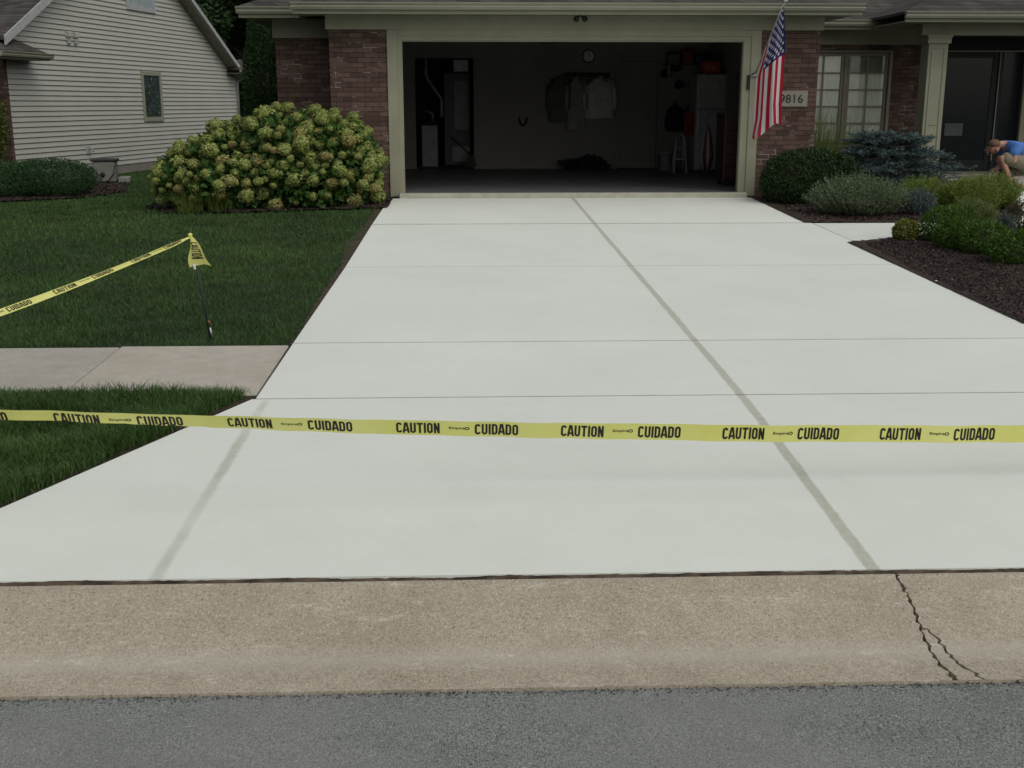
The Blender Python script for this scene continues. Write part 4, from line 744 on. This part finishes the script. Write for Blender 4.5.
# silver blue caryopteris / lavender mounds: upright sprigs
M['silver'] = leafmat('silver_green_leaf', (.05, .085, .035), (.24, .29, .19), .7, .25, (.115, .16, .08)); M['bluegrn'] = leafmat('blue_green_leaf', (.04, .065, .06), (.15, .19, .18), .7, .2)
def sprigs(name, label, x, y, rx, ry, h, n, mat, leaf=.022, cat='shrub', group=None, lw=.3, spike=.1, out=.55):
    p = plant(name, label, cat, x, y, group); P = []; A = []; mb = MB()
    for i in range(n):
        a_ = rng.uniform(0, 2*PI); q = math.sqrt(rng.random()); bx_, by_ = math.cos(a_)*q*rx*.5, math.sin(a_)*q*ry*.5
        hh_ = h*math.sqrt(max(.08, 1 - (q*.93)**2))*rng.uniform(.8, 1.12) + rng.uniform(0, spike); tip = np.array([math.cos(a_)*q*rx, math.sin(a_)*q*ry, hh_]); b0 = np.array([bx_, by_, 0]); m_ = int(16 + hh_*70)
        t_ = rng.uniform(.15, 1, m_)[:, None]; P.append(b0*(1-t_) + tip*t_ + [0, 0, 0]); A.append(unit(rng.normal(size=(m_, 3))*[1, 1, .5] + unit(tip - b0)*.9 + [0, 0, .2]))
        if i % 5 == 0: mb.tube([b0, (b0+tip)/2 + [0, 0, .02], tip], [.004, .003, .002], 4)
    P = np.concatenate(P); A = np.concatenate(A); m_ = len(P); L = leaf*rng.uniform(.6, 1.3, m_); v, f = leaf_verts(P, A, sphere_dirs(m_), L, L*lw, .05)
    npmesh('foliage', v, f, mat, p, np.repeat(np.clip(rng.normal(.5, .25, m_), 0, 1), 4)); mb.build('stems', M['stem'], p); return p
sprigs('silver_mound', 'broad silvery green mound of fine sprigs at the edge of the driveway and front walk', 3.52, -2.15, .72, .55, .44, 900, M['silver'], .030, 'shrub', None, .28)
sprigs('lavender', 'small blue grey lavender mound beside the larger silvery mound', 4.28, -2.25, .24, .24, .28, 220, M['bluegrn'], .028)
sprigs('lavender', 'small blue grey lavender beside the front walk at the right picture edge', 4.50, -4.25, .12, .12, .20, 160, M['bluegrn'], .028)
# fine textured yellow green perennials in front of the porch
M['ygrn'] = leafmat('yellow_green_leaf', (.06, .12, .02), (.30, .36, .08), .6, .35, (.16, .23, .045))
for x_, y_, rx, h_, lb in ((4.62, -1.45, .42, .50, 'feathery yellow green perennial in front of the blue spruce'), (5.15, -1.75, .45, .56, 'feathery yellow green perennial in the middle before the porch steps'), (5.58, -1.5, .40, .58, 'feathery yellow green perennial below the crouching man')):
    p = sprigs('feathery_perennial', lb, x_, y_, rx, .38, h_*.66, 620, M['ygrn'], .045, 'plant', 'feathery perennials before the porch', .12, .12)
# row of low green shrubs along the walk
M['green'] = leafmat('fresh_green_leaf', (.02, .06, .008), (.13, .22, .025), .5, .25, (.048, .105, .012)); M['golden'] = leafmat('golden_leaf', (.07, .10, .018), (.27, .27, .06), .5, .3)
def ball(label, x, y, rx, h, mat=M['green'], n=5200, L=.036, W=.014, name='low_shrub', group='low green shrubs in the right bed'):
    p = plant(name, label, 'shrub', x, y, group)
    foliage('foliage', [(0, 0, h*.48, rx, rx*.9, h*.55), (rx*.3, -rx*.2, h*.45, rx*.6, rx*.6, h*.5), (-rx*.35, rx*.1, h*.42, rx*.55, rx*.6, h*.48)], n, L, W, mat, p, .9, .22, .45, .0, .9); stems(p, 16, rx*.8, h*.8, .005)
ball('small golden yellow shrub at the front corner of the walk', 3.30, -4.45, .135, .22, M['golden'], 3200, .034, .018, 'golden_shrub', None)
ball('low green shrub nearest behind the golden shrub', 3.66, -4.55, .22, .37)
ball('low green shrub between the golden shrub and the feathery plants, farthest back', 3.98, -4.25, .20, .33)
ball('low green shrub second in the row from the golden one', 3.58, -5.05, .19, .30)
ball('low green shrub third in the row along the mulch', 3.76, -5.42, .24, .33)
ball('low green shrub last in the row at the right picture edge', 3.78, -6.02, .24, .32)
ball('dark reddish green barberry shrub at the right picture edge', 4.93, -3.75, .20, .34, leafmat('barberry_leaf', (.03, .03, .015), (.12, .10, .04), .5, .2), 3500, .028, .016, 'barberry', None)
sprigs('fine_grass_tuft', 'fine pale grass tuft between the low shrubs and the feathery plants', 4.3, -3.85, .32, .26, .30, 330, M['ograss'], .06, 'grass clump', None, .08, .12)
# juniper by the neighbour
M['jun'] = leafmat('juniper_leaf', (.014, .045, .014), (.05, .105, .034), .6, .15, (.028, .070, .022))
for x_, y_, rx, h_, lb in ((-9.55, 3.3, .85, .62, 'low spreading dark juniper at the far left picture edge'), (-8.75, 3.5, .80, .66, 'low spreading dark juniper nearest the hose reel box')):
    p = plant('juniper', lb, 'shrub', x_, y_, 'junipers by the sided house'); foliage('foliage', [(0, 0, h_*.45, rx, .75, h_*.48), (rx*.35, -.1, h_*.4, rx*.6, .6, h_*.42), (-rx*.35, .1, h_*.42, rx*.6, .6, h_*.45)], 22000, .05, .014, M['jun'], p, .3, .07, .4, .0, .9); stems(p, 24, rx*.7, h_*.6)
M['ivy'] = leafmat('yellow_green_shrub_leaf', (.03, .06, .012), (.15, .17, .04), .5, .3)
p = plant('corner_shrub', 'upright yellow green shrub against the brick corner of the sided house', 'shrub', -10.45, 5.2); foliage('foliage', [(0, 0, 1.15, .36, .36, .62), (-.1, 0, .7, .34, .34, .5)], 6500, .07, .04, M['ivy'], p, .2, .2, .5, .1, .9); stems(p, 20, .25, 1.3, .01)
p = plant('arborvitae', 'tall dark green arborvitae column between the two houses', 'tree', -5.25, 5.4); foliage('foliage', [(0, 0, .9, .52, .5, .95), (.02, 0, 1.9, .46, .45, .95), (-.02, 0, 2.6, .30, .3, .60)], 30000, .075, .022, leafmat('arborvitae_leaf', (.010, .032, .010), (.04, .085, .022), .6, .15), p, 1.2, .16, .45, .05, .6); MB().tube([(0, 0, -.1), (0, 0, 2.8)], [.08, .02], 8).build('trunk', M['bark'], p, True)
# trees behind
def tree(label, x, y, h, r, n, lo, hi, group='trees behind the houses'):
    p = thing('deciduous_tree', label, 'tree', (x, y, -.4), 0, group); E = []
    for k in range(26):
        a = rng.uniform(0, 2*PI); q = r*math.sqrt(rng.random())*.78; zz = rng.uniform(.16, .90)*h; sh = 1 - .5*abs(zz/h - .45); s_ = r*rng.uniform(.26, .42)*sh; E.append((q*math.cos(a)*sh, q*math.sin(a)*sh, zz, s_*1.15, s_*1.15, s_*.8))
    foliage('crown', E, n, .20, .12, leafmat('tree_leaf', lo, hi, .6, .2), p, .1, .3, .6, .6, 1.0, inside=False)
    mb = MB(); mb.tube([(0, 0, -.2), (.1, 0, h*.3), (0, .1, h*.6), (.1, 0, h*.85)], [h*.035, h*.026, h*.015, h*.005], 10)
    for k in range(9): a = k*2.4; z0 = h*(.22 + .06*k); mb.tube([(0, 0, z0), (r*.35*math.cos(a), r*.35*math.sin(a), z0 + h*.08), (r*.7*math.cos(a), r*.7*math.sin(a), z0 + h*.13)], [h*.012, h*.008, h*.003], 6)
    mb.build('trunk', M['bark'], p, True)
tree('dark leafy tree behind the right end of the sided house', -9.2, 27, 10, 3.6, 42000, (.016, .042, .016), (.06, .11, .04))
tree('dark leafy tree rising above the gap between the houses', -12.8, 33, 13, 4.6, 42000, (.014, .04, .016), (.055, .10, .04))
tree('dark leafy tree behind the arborvitae', -5.9, 24, 9, 3.2, 36000, (.016, .045, .016), (.06, .115, .038))
tree('broad dark tree farthest back between the houses', -9.5, 41, 15, 6.0, 42000, (.014, .038, .016), (.05, .095, .036))
tree('tall dark tree behind the brick house roof', -2.5, 32, 13, 4.5, 26000, (.008, .022, .008), (.03, .06, .02))
E_ = [(x_ + rng.uniform(-1, 1), 56 + rng.uniform(-3, 3), rng.uniform(1, 7), 3.6, 2.5, 3.4) for x_ in np.arange(-46, 40, 2.0) for _ in (0, 1)]
tag(foliage('distant_woods', E_, 60000, .42, .26, leafmat('wood_leaf', (.006, .017, .007), (.024, .045, .017), .7, .1), None, .1, .3, .6, -.5, 1.0, inside=False), 'dark mass of distant woods behind both houses', 'woods', kind='stuff')

# ---------------------------------------------------------------- flag on its pole
fg = thing('flag', 'american flag hanging on a slanted pole from the right side of the garage', 'flag', (2.60, -.022, 1.66))
tipv = Vector((.135, -.97, .93)); M['pole'] = plain('pale_grey_pole', (.30, .32, .29), .4)
MB().tube([(0, -.03, 0), tuple(tipv)], .011, 10).build('pole', M['pole'], fg, True); MB().ball(tuple(tipv*1.02), .028, 12).build('finial', M['white'], fg, True)
MB().lathe([(.04, 0), (.04, -.012), (.022, -.016), (.02, -.05), (.0, -.05)], n=14, axis='y').build('bracket', M['metal'], fg, True)
NA_, NB_ = 156, 200; V = []
def flagpt(a, b):
    # a: 0 at the tip corner, 1 at the lower hoist corner; b: 0 at the pole, 1 at the fly
    s_ = .97 - .60*a; P0 = tipv*s_; g = min(1, b*2.8); q = min(a/.52, 1); e = max(0, a-.52)/.48
    fold = math.sin(a*15 + .4 + b*.8)*(.012 + .022*g) + .006*math.sin(a*31 + b*4)*g
    xf = .215 - .25*q + .045*math.sin(e*6.0)*e - .02*b
    x_ = P0.x*(1-g) + xf*g + fold*.25*g
    y_ = P0.y*(1-g*.45) + (-.74)*g*.45 + fold*1.6 + .10*e*g
    L_ = 1.60 - .20*q + .05*e; z_ = P0.z - L_*b + .015*g*math.sin(a*8) + .16*e*b
    if b > .80: k_ = (b-.80)*5; x_ += .035*k_*math.sin(a*6+1); y_ += .06*k_*math.cos(a*7); z_ += .05*k_*math.sin(a*9)
    return (x_, y_, z_)
for i in range(NA_+1):
    for j in range(NB_+1): V.append(flagpt(i/NA_, j/NB_))
def instar(px, py):                      # 5-point star, unit radius
    r_ = math.hypot(px, py); 
    if r_ > 1: return False
    an = (math.atan2(px, py)) % (2*PI/5); an = min(an, 2*PI/5 - an)
    # edge from outer tip (r=1,an=0) to the inner notch (r=.40,an=36deg)
    ix, iy = .40*math.sin(PI/5), .40*math.cos(PI/5); x0, y0 = r_*math.sin(an), r_*math.cos(an)
    return (x0*(1-iy) - ix*(1-y0)) < 0
F = []; MI = []
for i in range(NA_):
    for j in range(NB_):
        F.append((i*(NB_+1)+j, (i+1)*(NB_+1)+j, (i+1)*(NB_+1)+j+1, i*(NB_+1)+j+1)); a, b = (i+.5)/NA_, (j+.5)/NB_; m_ = 0 if int(a*13) % 2 == 0 else 1
        if a < 7/13 and b < .40:
            m_ = 2; aa = a/(7/13)*10; bb = b/.40*12
            for ia in range(1, 10):
                if abs(aa-ia) > .75: continue
                for ib in range(1, 12):
                    if (ia+ib) % 2 == 0 and abs(bb-ib) < .8 and instar((bb-ib)/.62*.76*1.35, (aa-ia)/.62*.85): m_ = 1
        MI.append(m_)
mb = MB(); mb.v = V; mb.f = F; mb.m = MI
def cloth(name, c):
    t = NT(name, .85, .15); t.base(c); tr = t.n('BsdfTranslucent'); tr.inputs[0].default_value = c + (1,); mx = t.n('MixShader'); mx.inputs[0].default_value = .3; t.l(t.b.outputs[0], mx.inputs[1]); t.l(tr.outputs[0], mx.inputs[2]); t.l(mx.outputs[0], t.t.nodes['Material Output'].inputs[0]); return t.m
mb.build('cloth', [cloth('flag_red', (.42, .018, .035)), cloth('flag_white', (.66, .64, .66)), cloth('flag_blue', (.025, .028, .12))], fg, True)

# ---------------------------------------------------------------- caution tape
t = NT('yellow_tape', .38, .4); c = t.ramp(t.noise(3, 3), [(.3, (.76, .77, .20)), (.7, (.84, .85, .30))]); t.base(c); tr = t.n('BsdfTranslucent'); t.l(c, tr.inputs[0]); mx = t.n('MixShader'); mx.inputs[0].default_value = .35; t.l(t.b.outputs[0], mx.inputs[1]); t.l(tr.outputs[0], mx.inputs[2]); t.l(mx.outputs[0], t.t.nodes['Material Output'].inputs[0]); M['tape'] = t.m
M['ink'] = plain('black_ink', (.018, .014, .01), .5)
def stroke(path, th, closed=False):
    """thick mitred polyline -> quads"""
    if len(path) and not closed:
        dense = [path[0]]
        for q0, q1 in zip(path[:-1], path[1:]):
            k_ = max(1, int(math.dist(q0, q1)/.2)); dense += [(q0[0] + (q1[0]-q0[0])*i/k_, q0[1] + (q1[1]-q0[1])*i/k_) for i in range(1, k_+1)]
        path = dense
    else:
        dense = []
        for q0, q1 in zip(path, path[1:] + path[:1]):
            k_ = max(1, int(math.dist(q0, q1)/.2)); dense += [(q0[0] + (q1[0]-q0[0])*i/k_, q0[1] + (q1[1]-q0[1])*i/k_) for i in range(k_)]
        path = [q for i, q in enumerate(dense) if math.dist(q, dense[i-1]) > 1e-4]
    path = [q for i, q in enumerate(path) if i == 0 or math.dist(q, path[i-1]) > 1e-4]
    P = [Vector(q) for q in path]; n = len(P); L = []; R_ = []
    for i in range(n):
        a = P[i-1] if (i or closed) else None; b = P[(i+1) % n] if (i < n-1 or closed) else None
        d1 = (P[i]-a).normalized() if a is not None else (b-P[i]).normalized(); d2 = (b-P[i]).normalized() if b is not None else d1
        n1 = Vector((-d1.y, d1.x)); n2 = Vector((-d2.y, d2.x)); m_ = (n1+n2).normalized(); k_ = th/2/max(.45, m_.dot(n1)); L.append(P[i]+m_*k_); R_.append(P[i]-m_*k_)
    F = [(i, (i+1) % n, n+(i+1) % n, n+i) for i in range(n if closed else n-1)]; return [tuple(q) for q in L+R_], F
def arc(cx_, cy_, rx, ry, a0, a1, n=7): return [(cx_ + rx*math.cos(R(a0+(a1-a0)*i/n)), cy_ + ry*math.sin(R(a0+(a1-a0)*i/n))) for i in range(n+1)]
T_ = .36; m0, m1, e_ = T_/2, 1-T_/2, .30          # cell 1 wide, 2.05 high
HH = 2.05; lo_y, hi_y = T_/2, HH-T_/2
GL = {'C': [(arc(.5, hi_y-e_, .5-m0, e_, 0, 180) + arc(.5, lo_y+e_, .5-m0, e_, 180, 360), 0)], 'O': [((arc(.5, hi_y-e_, .5-m0, e_, 0, 180) + arc(.5, lo_y+e_, .5-m0, e_, 180, 360)), 1)],
      'U': [([(m0, HH)] + arc(.5, lo_y+e_, .5-m0, e_, 180, 360) + [(m1, HH)], 0)], 'D': [([(m0, lo_y), (m0, hi_y)] + arc(m1-.32, hi_y-.32, .32, .32, 90, 0) + arc(m1-.32, lo_y+.32, .32, .32, 0, -90), 1)],
      'A': [([(.06, 0), (.40, HH)], 0), ([(.94, 0), (.60, HH)], 0), ([(.22, .55), (.78, .55)], 0), ([(.36, HH-.10), (.64, HH-.10)], 0)], 'T': [([(-.02, hi_y), (1.02, hi_y)], 0), ([(.5, 0), (.5, hi_y-T_/2)], 0)],
      'I': [([(m0, 0), (m0, HH)], 0)], 'N': [([(m0, 0), (m0, HH)], 0), ([(m1, 0), (m1, HH)], 0), ([(m0+.02, HH-.12), (m1-.02, .12)], 0)]}
def word(txt):
    V = []; F = []; x0 = 0
    for ch in txt:
        for path, cl in GL[ch]:
            v_, f_ = stroke(path, T_, bool(cl)); b_ = len(V); V += [(q[0]+x0, q[1], 0) for q in v_]; F += [tuple(b_+i for i in q) for q in f_]
        x0 += (T_ if ch == 'I' else 1) + .17
    V = np.array(V); return V, F
WORDS = {'CAUTION': word('CAUTION'), 'CUIDADO': word('CUIDADO'), 'Empire': text_mesh('Empire', 1, .02, 1.15)}
for k in WORDS:
    V, F = WORDS[k]; V = V.copy(); V[:, 1] -= V[:, 1].min(); hgt = V[:, 1].max(); V[:, 1] /= hgt; V[:, 0] -= V[:, 0].min(); V[:, 0] /= V[:, 0].max(); WORDS[k] = (V, F)
def tape(name_lab, pos, s0, s1, starts, per, cat='caution tape', th=.0009, ns=400, nt_=14):
    """pos(s, t): point of the tape at length s and height t (0 bottom .. 1 top) with front offset"""
    root = thing('caution_tape', name_lab, cat, tuple(pos(s0, .5, 0)))
    o0 = Vector(root.location); mb = MB(); V = [tuple(Vector(pos(s0 + (s1-s0)*i/ns, j/nt_, 0)) - o0) for i in range(ns+1) for j in range(nt_+1)]; k = nt_+1
    mb.add(V, [(i*k+j, (i+1)*k+j, (i+1)*k+j+1, i*k+j+1) for i in range(ns) for j in range(nt_)]).build('ribbon', M['tape'], root, True)
    for s_ in starts:
        for w_, a, b, lo_, hi_ in (('CAUTION', 0, .262, .13, .87), ('Empire', .318, .412, .42, .62), ('CUIDADO', .474, .738, .13, .87)):
            Vw, Fw = WORDS[w_]; x0 = s_ + per*a
            if x0 < s0 + .02 or s_ + per*b > s1 - .02: continue
            vv = [tuple(Vector(pos(x0 + per*(b-a)*q[0], lo_ + (hi_-lo_)*q[1], .0012)) - o0) for q in Vw]
            if w_ == 'Empire':
                c0 = s_ + per*(b + .004); n0 = len(vv); rr_ = [(1, .9), (.55, .45)]
                ring = [(math.cos(2*PI*i/14), math.sin(2*PI*i/14)) for i in range(14)]
                for sc in (1, .55): vv += [tuple(Vector(pos(c0 + .008 + .010*sc*cx_*1.1, .53 + .10*sc*sy_, .0012)) - o0) for cx_, sy_ in ring]
                Fw = Fw + [(n0+i, n0+(i+1) % 14, n0+14+(i+1) % 14, n0+14+i) for i in range(14)]
            MB().add(vv, Fw).build('lettering', M['ink'], root)
    return root
tabx = [-4.7, -3.46, -2.93, -2.64, -2.28, -1.92, -1.53, -1.16, -.78, .233, 1.026, 2.2, 4.6]; tabz = [.055, .019, -.011, -.028, -.043, -.057, -.077, -.091, -.102, -.134, -.149, -.145, -.02]; tabh = [.040, .0417, .0442, .0477, .053, .0588, .0613, .0635, .068, .072, .0749, .076, .076]
FW = .083; xg_ = np.linspace(-4.8, 4.7, 400); kern = np.hanning(41); kern /= kern.sum(); zg_ = np.interp(xg_, tabx, tabz); hg_ = np.interp(xg_, tabx, tabh)
zg_ = np.convolve(np.pad(zg_, 20, mode='edge'), kern, 'valid'); hg_ = 1.09*np.convolve(np.pad(hg_, 20, mode='edge'), kern, 'valid')
def tpos(s, t_, off):                    # s is x
    top = float(np.interp(s, xg_, zg_)); h = float(np.interp(s, xg_, hg_)); y0 = -12.217 + (s + 3.462)*.0419 + .004*math.sin(s*4) + .0025*math.sin(s*17)
    vis = FW*float(np.interp(s, [-3.0, -2.62], [.74, 1.0])); r_ = min(h/vis, .995); tau = max(0, math.acos(r_/1.041) - .282); ct = math.cos(tau)          # the tape leans back, and left of the grass edge its foot is folded under
    st_n = math.sqrt(max(0, 1 - ct*ct)); d = (1-t_)*FW; top += .0010*math.sin(s*23+1) + .0012*math.sin(s*7)
    if d <= vis: return (s, y0 - off + st_n*d, top - d*ct - off*.3)
    e = d - vis; return (s, y0 + .004 + st_n*vis + .35*e, top - vis*ct + e*.93)
PER = .7227
tape('yellow caution tape stretched low across the driveway apron', tpos, -4.72, 4.62, [-3.462 + (n_ + 1.29)*PER for n_ in range(-3, 11)], PER, ns=900)
def stake(label, x, y, z1, lean=(0, 0), loc=None):
    p = thing('tape_stake', label, 'stake', (x, y, float(gz(x, y)) - .02), 0, 'thin stakes holding the caution tape')
    MB().tube([(0, 0, -.1), (lean[0], lean[1], z1)], .0075, 8).build('rod', M['darkmetal'], p, True)
    MB().tube([(lean[0]*.02, lean[1]*.02, .01), (lean[0]*.13, lean[1]*.13, z1*.12)], .009, 8).build('pale_base', M['metal'], p, True); MB().tube([(lean[0]*.15, lean[1]*.15, z1*.15), (lean[0]*.18, lean[1]*.18, z1*.19)], .011, 8).build('rust_collar', plain('rusty_band', (.16, .07, .03)), p, True)
    return p
stake('thin dark stake leaning left in the lawn with caution tape tied to its top', -3.29, -9.0, .76, (-.10, -.04))
stake('thin dark stake beside the curb out at the left where both tapes meet', -4.72, -12.27, .55); stake('thin dark stake at the right end of the long caution tape', 4.62, -11.88, .55)
A_ = Vector((-3.388, -9.045, .385)); B_ = Vector((-4.71, -12.25, .03)); LT = (B_-A_).length; dd_ = (B_-A_).normalized(); sd = dd_.cross(Vector((0, 0, 1))).normalized()
def lpos(s, t_, off):
    s = LT - s; q = s/LT; tw = 1.12 + .22*math.sin(q*9 + .3); sag = -.05*4*q*(1-q); wd = FW*(.22 + .34*ss(q*14))
    c_ = A_ + dd_*s + Vector((0, 0, sag)); up = Vector((0, 0, 1))*math.cos(tw) + sd*math.sin(tw); nrm = up.cross(dd_)
    if nrm.y > 0: nrm = -nrm
    p_ = c_ + up*(t_-.5)*wd + nrm*(off + .004*math.sin(t_*PI)); return tuple(p_)
tape('yellow caution tape running diagonally over the left lawn to the leaning stake', lpos, 0, LT, [.02 + PER*n_*.98 for n_ in range(0, 5)], PER*.98, ns=300)
# knotted tail of the tape hanging from the stake
tl = thing('tape_tail', 'short loose end of caution tape hanging from the leaning stake', 'caution tape', (-3.385, -9.05, .40)); mb = MB(); V = []; ln = .20
for i in range(21):
    q = i/20
    for j in range(7): u_ = j/6; V.append(((-.006 + .012*u_)*(1-q) + q*(-.012 + .15*u_) + .01*math.sin(q*6), -.012 - .022*math.sin(u_*4 + q*3)*q, .0 - ln*q*(.98 + (0 if u_ > .5 else .05)) + .03*q*abs(u_-.5)*(-1)))
mb.add(V, [(i*7+j, (i+1)*7+j, (i+1)*7+j+1, i*7+j+1) for i in range(20) for j in range(6)]).build('loose_end', M['tape'], tl, True)
Vw, Fw = WORDS['CAUTION']; MB().add([(-.004 + .105*(.2+.8*(.25 + .6*q[0]))*q[1]*.95 + .012, -.042 - .02*0, -.045 - .115*q[0]) for q in Vw], Fw).build('lettering', M['ink'], tl)
MB().ball((0, -.005, .0), .016, 10, sc=(1, 1, .8)).build('knot', M['tape'], tl, True); MB().tube([(.012, -.01, -.20), (.02, -.02, -.235)], .010, 6).build('crumpled_tip', M['white'], tl, True)
# ---------------------------------------------------------------- person crouching on the walk
def skin(name, joints, edges, mat, parent, sub=2, root=0, join=None):
    me = bpy.data.meshes.new(name); me.from_pydata([j[:3] for j in joints], edges, []); o = bpy.data.objects.new(name, me); COL.objects.link(o)
    sk = o.modifiers.new('skin', 'SKIN'); sk.use_smooth_shade = True; sd_ = o.modifiers.new('sub', 'SUBSURF'); sd_.levels = sub; sd_.render_levels = sub
    if not me.skin_vertices: 
        bm = bmesh.new(); bm.from_mesh(me); bm.verts.layers.skin.verify(); bm.to_mesh(me); bm.free()
    for i, j in enumerate(joints):
        r_ = j[3]; me.skin_vertices[0].data[i].radius = (r_, j[4] if len(j) > 4 else r_); me.skin_vertices[0].data[i].use_root = (i == root)
    dg = bpy.context.evaluated_depsgraph_get(); dg.update(); m2 = bpy.data.meshes.new_from_object(o.evaluated_get(dg)); bpy.data.objects.remove(o)
    if join:
        bm = bmesh.new(); bm.from_mesh(m2)
        for jb_ in join: tmp = bpy.data.meshes.new('t'); tmp.from_pydata(jb_.v, [], jb_.f); bm.from_mesh(tmp); bpy.data.meshes.remove(tmp)
        bm.to_mesh(m2); bm.free()
    m2.name = name; m2.materials.clear(); m2.materials.append(mat); m2.polygons.foreach_set('use_smooth', [True]*len(m2.polygons))
    n_ = bpy.data.objects.new(name, m2); COL.objects.link(n_); n_.parent = parent; return n_
mn_ = thing('person', 'person in a blue t-shirt and khaki shorts crouching with head bowed on the front walk', 'person', (7.10, .95, -.075))
J = [(.12, 0, .36, .115), (.02, 0, .50, .125), (-.16, 0, .60, .125, .15), (-.32, 0, .645, .075), (-.38, 0, .65, .062), (-.445, 0, .625, .088), (-.475, 0, .57, .086), (-.485, 0, .505, .055),   # 0-7 spine to chin
     (-.22, -.19, .60, .055), (-.24, -.25, .40, .042), (-.30, -.05, .34, .030), (-.34, -.03, .31, .034),          # 8-11 near arm
     (-.22, .19, .60, .055), (-.26, .25, .40, .042), (-.31, .09, .33, .030), (-.35, .07, .30, .034),              # 12-15 far arm
     (.06, -.11, .35, .09), (-.38, -.18, .46, .062), (-.36, -.18, .44, .058), (-.20, -.17, .09, .038), (-.22, -.17, .045, .04), (-.37, -.18, .035, .035),   # 16-21 near leg
     (.06, .11, .33, .09), (-.34, .18, .14, .062), (-.28, .18, .09, .055), (.10, .18, .07, .040), (.16, .18, .05, .035), (.22, .18, .03, .03)]
UP = lambda L_: [(j[0] - (.05 if .40 < j[2] < .47 and j[0] < -.3 and abs(j[1]) < .2 else 0), j[1], j[2] + .075*min(1, max(0, (j[2] - .08)/.25))) + tuple(j[3:]) for j in L_]
J = UP(J)
Eg = [(0, 1), (1, 2), (2, 3), (3, 4), (4, 5), (5, 6), (6, 7), (2, 8), (8, 9), (9, 10), (10, 11), (2, 12), (12, 13), (13, 14), (14, 15), (0, 16), (16, 17), (17, 18), (18, 19), (19, 20), (20, 21), (0, 22), (22, 23), (23, 24), (24, 25), (25, 26), (26, 27)]
for base_i, sy in ((11, 1), (15, -1)):
    bxx, byy, bzz, _ = J[base_i]
    for f_, (dy, ln) in enumerate(((-.030, .070), (-.010, .085), (.010, .08), (.028, .062))):
        i0 = len(J); J += [(bxx-.035, byy+dy, bzz-.012, .011), (bxx-.035-ln*.5, byy+dy*1.15, bzz-.03, .009), (bxx-.035-ln*.75, byy+dy*1.2, bzz-.06, .008)]; Eg += [(base_i, i0), (i0, i0+1), (i0+1, i0+2)]
    i0 = len(J); J += [(bxx+.0, byy+sy*.04, bzz-.015, .012), (bxx-.03, byy+sy*.055, bzz-.045, .009)]; Eg += [(base_i, i0), (i0, i0+1)]
DZ = .075
nose = MB().tube([(-.562, 0, .565), (-.585, 0, .535), (-.55, 0, .528)], [.010, .016, .012], 8); ears = MB().ball((-.445, -.088, .575), .03, 10, sc=(1, .4, 1.2)).ball((-.445, .088, .575), .03, 10, sc=(1, .4, 1.2)); eyes = MB().ball((-.556, -.03, .578), .012, 8).ball((-.556, .03, .578), .012, 8).box(-.553, -.54, -.02, .02, .495, .50)
M['skin'] = noisy('skin', (.36, .19, .13), (.44, .25, .175), 8, .55, 0, .35)
for b_ in (nose, ears, eyes): b_.v = [(v[0], v[1], v[2] + DZ) for v in b_.v]
skin('body', J, Eg, M['skin'], mn_, 2, 0, [nose, ears, eyes])
skin('t_shirt', UP([(.17, 0, .34, .16), (.05, 0, .50, .17), (-.13, 0, .60, .165, .19), (-.335, 0, .645, .108), (-.20, -.19, .60, .095), (-.275, -.235, .46, .08), (-.20, .19, .60, .095), (-.275, .235, .46, .08)]), [(0, 1), (1, 2), (2, 3), (2, 4), (4, 5), (2, 6), (6, 7)], noisy('blue_cotton', (.055, .15, .42), (.085, .20, .52), 12, .9, .2), mn_)
skin('shorts', UP([(.15, 0, .33, .16), (.06, -.11, .34, .125), (-.16, -.15, .41, .12), (-.37, -.178, .455, .10), (.06, .11, .32, .125), (-.14, .15, .23, .105), (-.28, .175, .16, .09)]), [(0, 1), (1, 2), (2, 3), (0, 4), (4, 5), (5, 6)], noisy('khaki_cotton', (.15, .14, .095), (.21, .195, .14), 10, .9, .2), mn_)
skin('shoe', [(-.18, -.17, .05, .052), (-.28, -.175, .045, .05), (-.40, -.18, .035, .042)], [(0, 1), (1, 2)], plain('brown_shoe', (.07, .045, .03)), mn_); skin('shoe', [(.14, .18, .06, .05), (.22, .18, .045, .048), (.26, .18, .02, .04)], [(0, 1), (1, 2)], bpy.data.materials['brown_shoe'], mn_)
skin('hair', UP([(-.405, 0, .655, .072), (-.45, 0, .665, .085), (-.485, 0, .64, .078)]), [(0, 1), (1, 2)], plain('brown_hair', (.09, .055, .03), .9), mn_)
cp = MB(); cp.ball((-.462, 0, .728), .098, 14, sc=(1, .98, .75)).build('cap', plain('tan_cap', (.13, .085, .05), .9), mn_, True); MB().prism([(-.55, .70), (-.60, .62), (-.592, .612), (-.54, .69)], 'y', -.065, .065).build('cap_brim', bpy.data.materials['tan_cap'], mn_, bevel=.003)
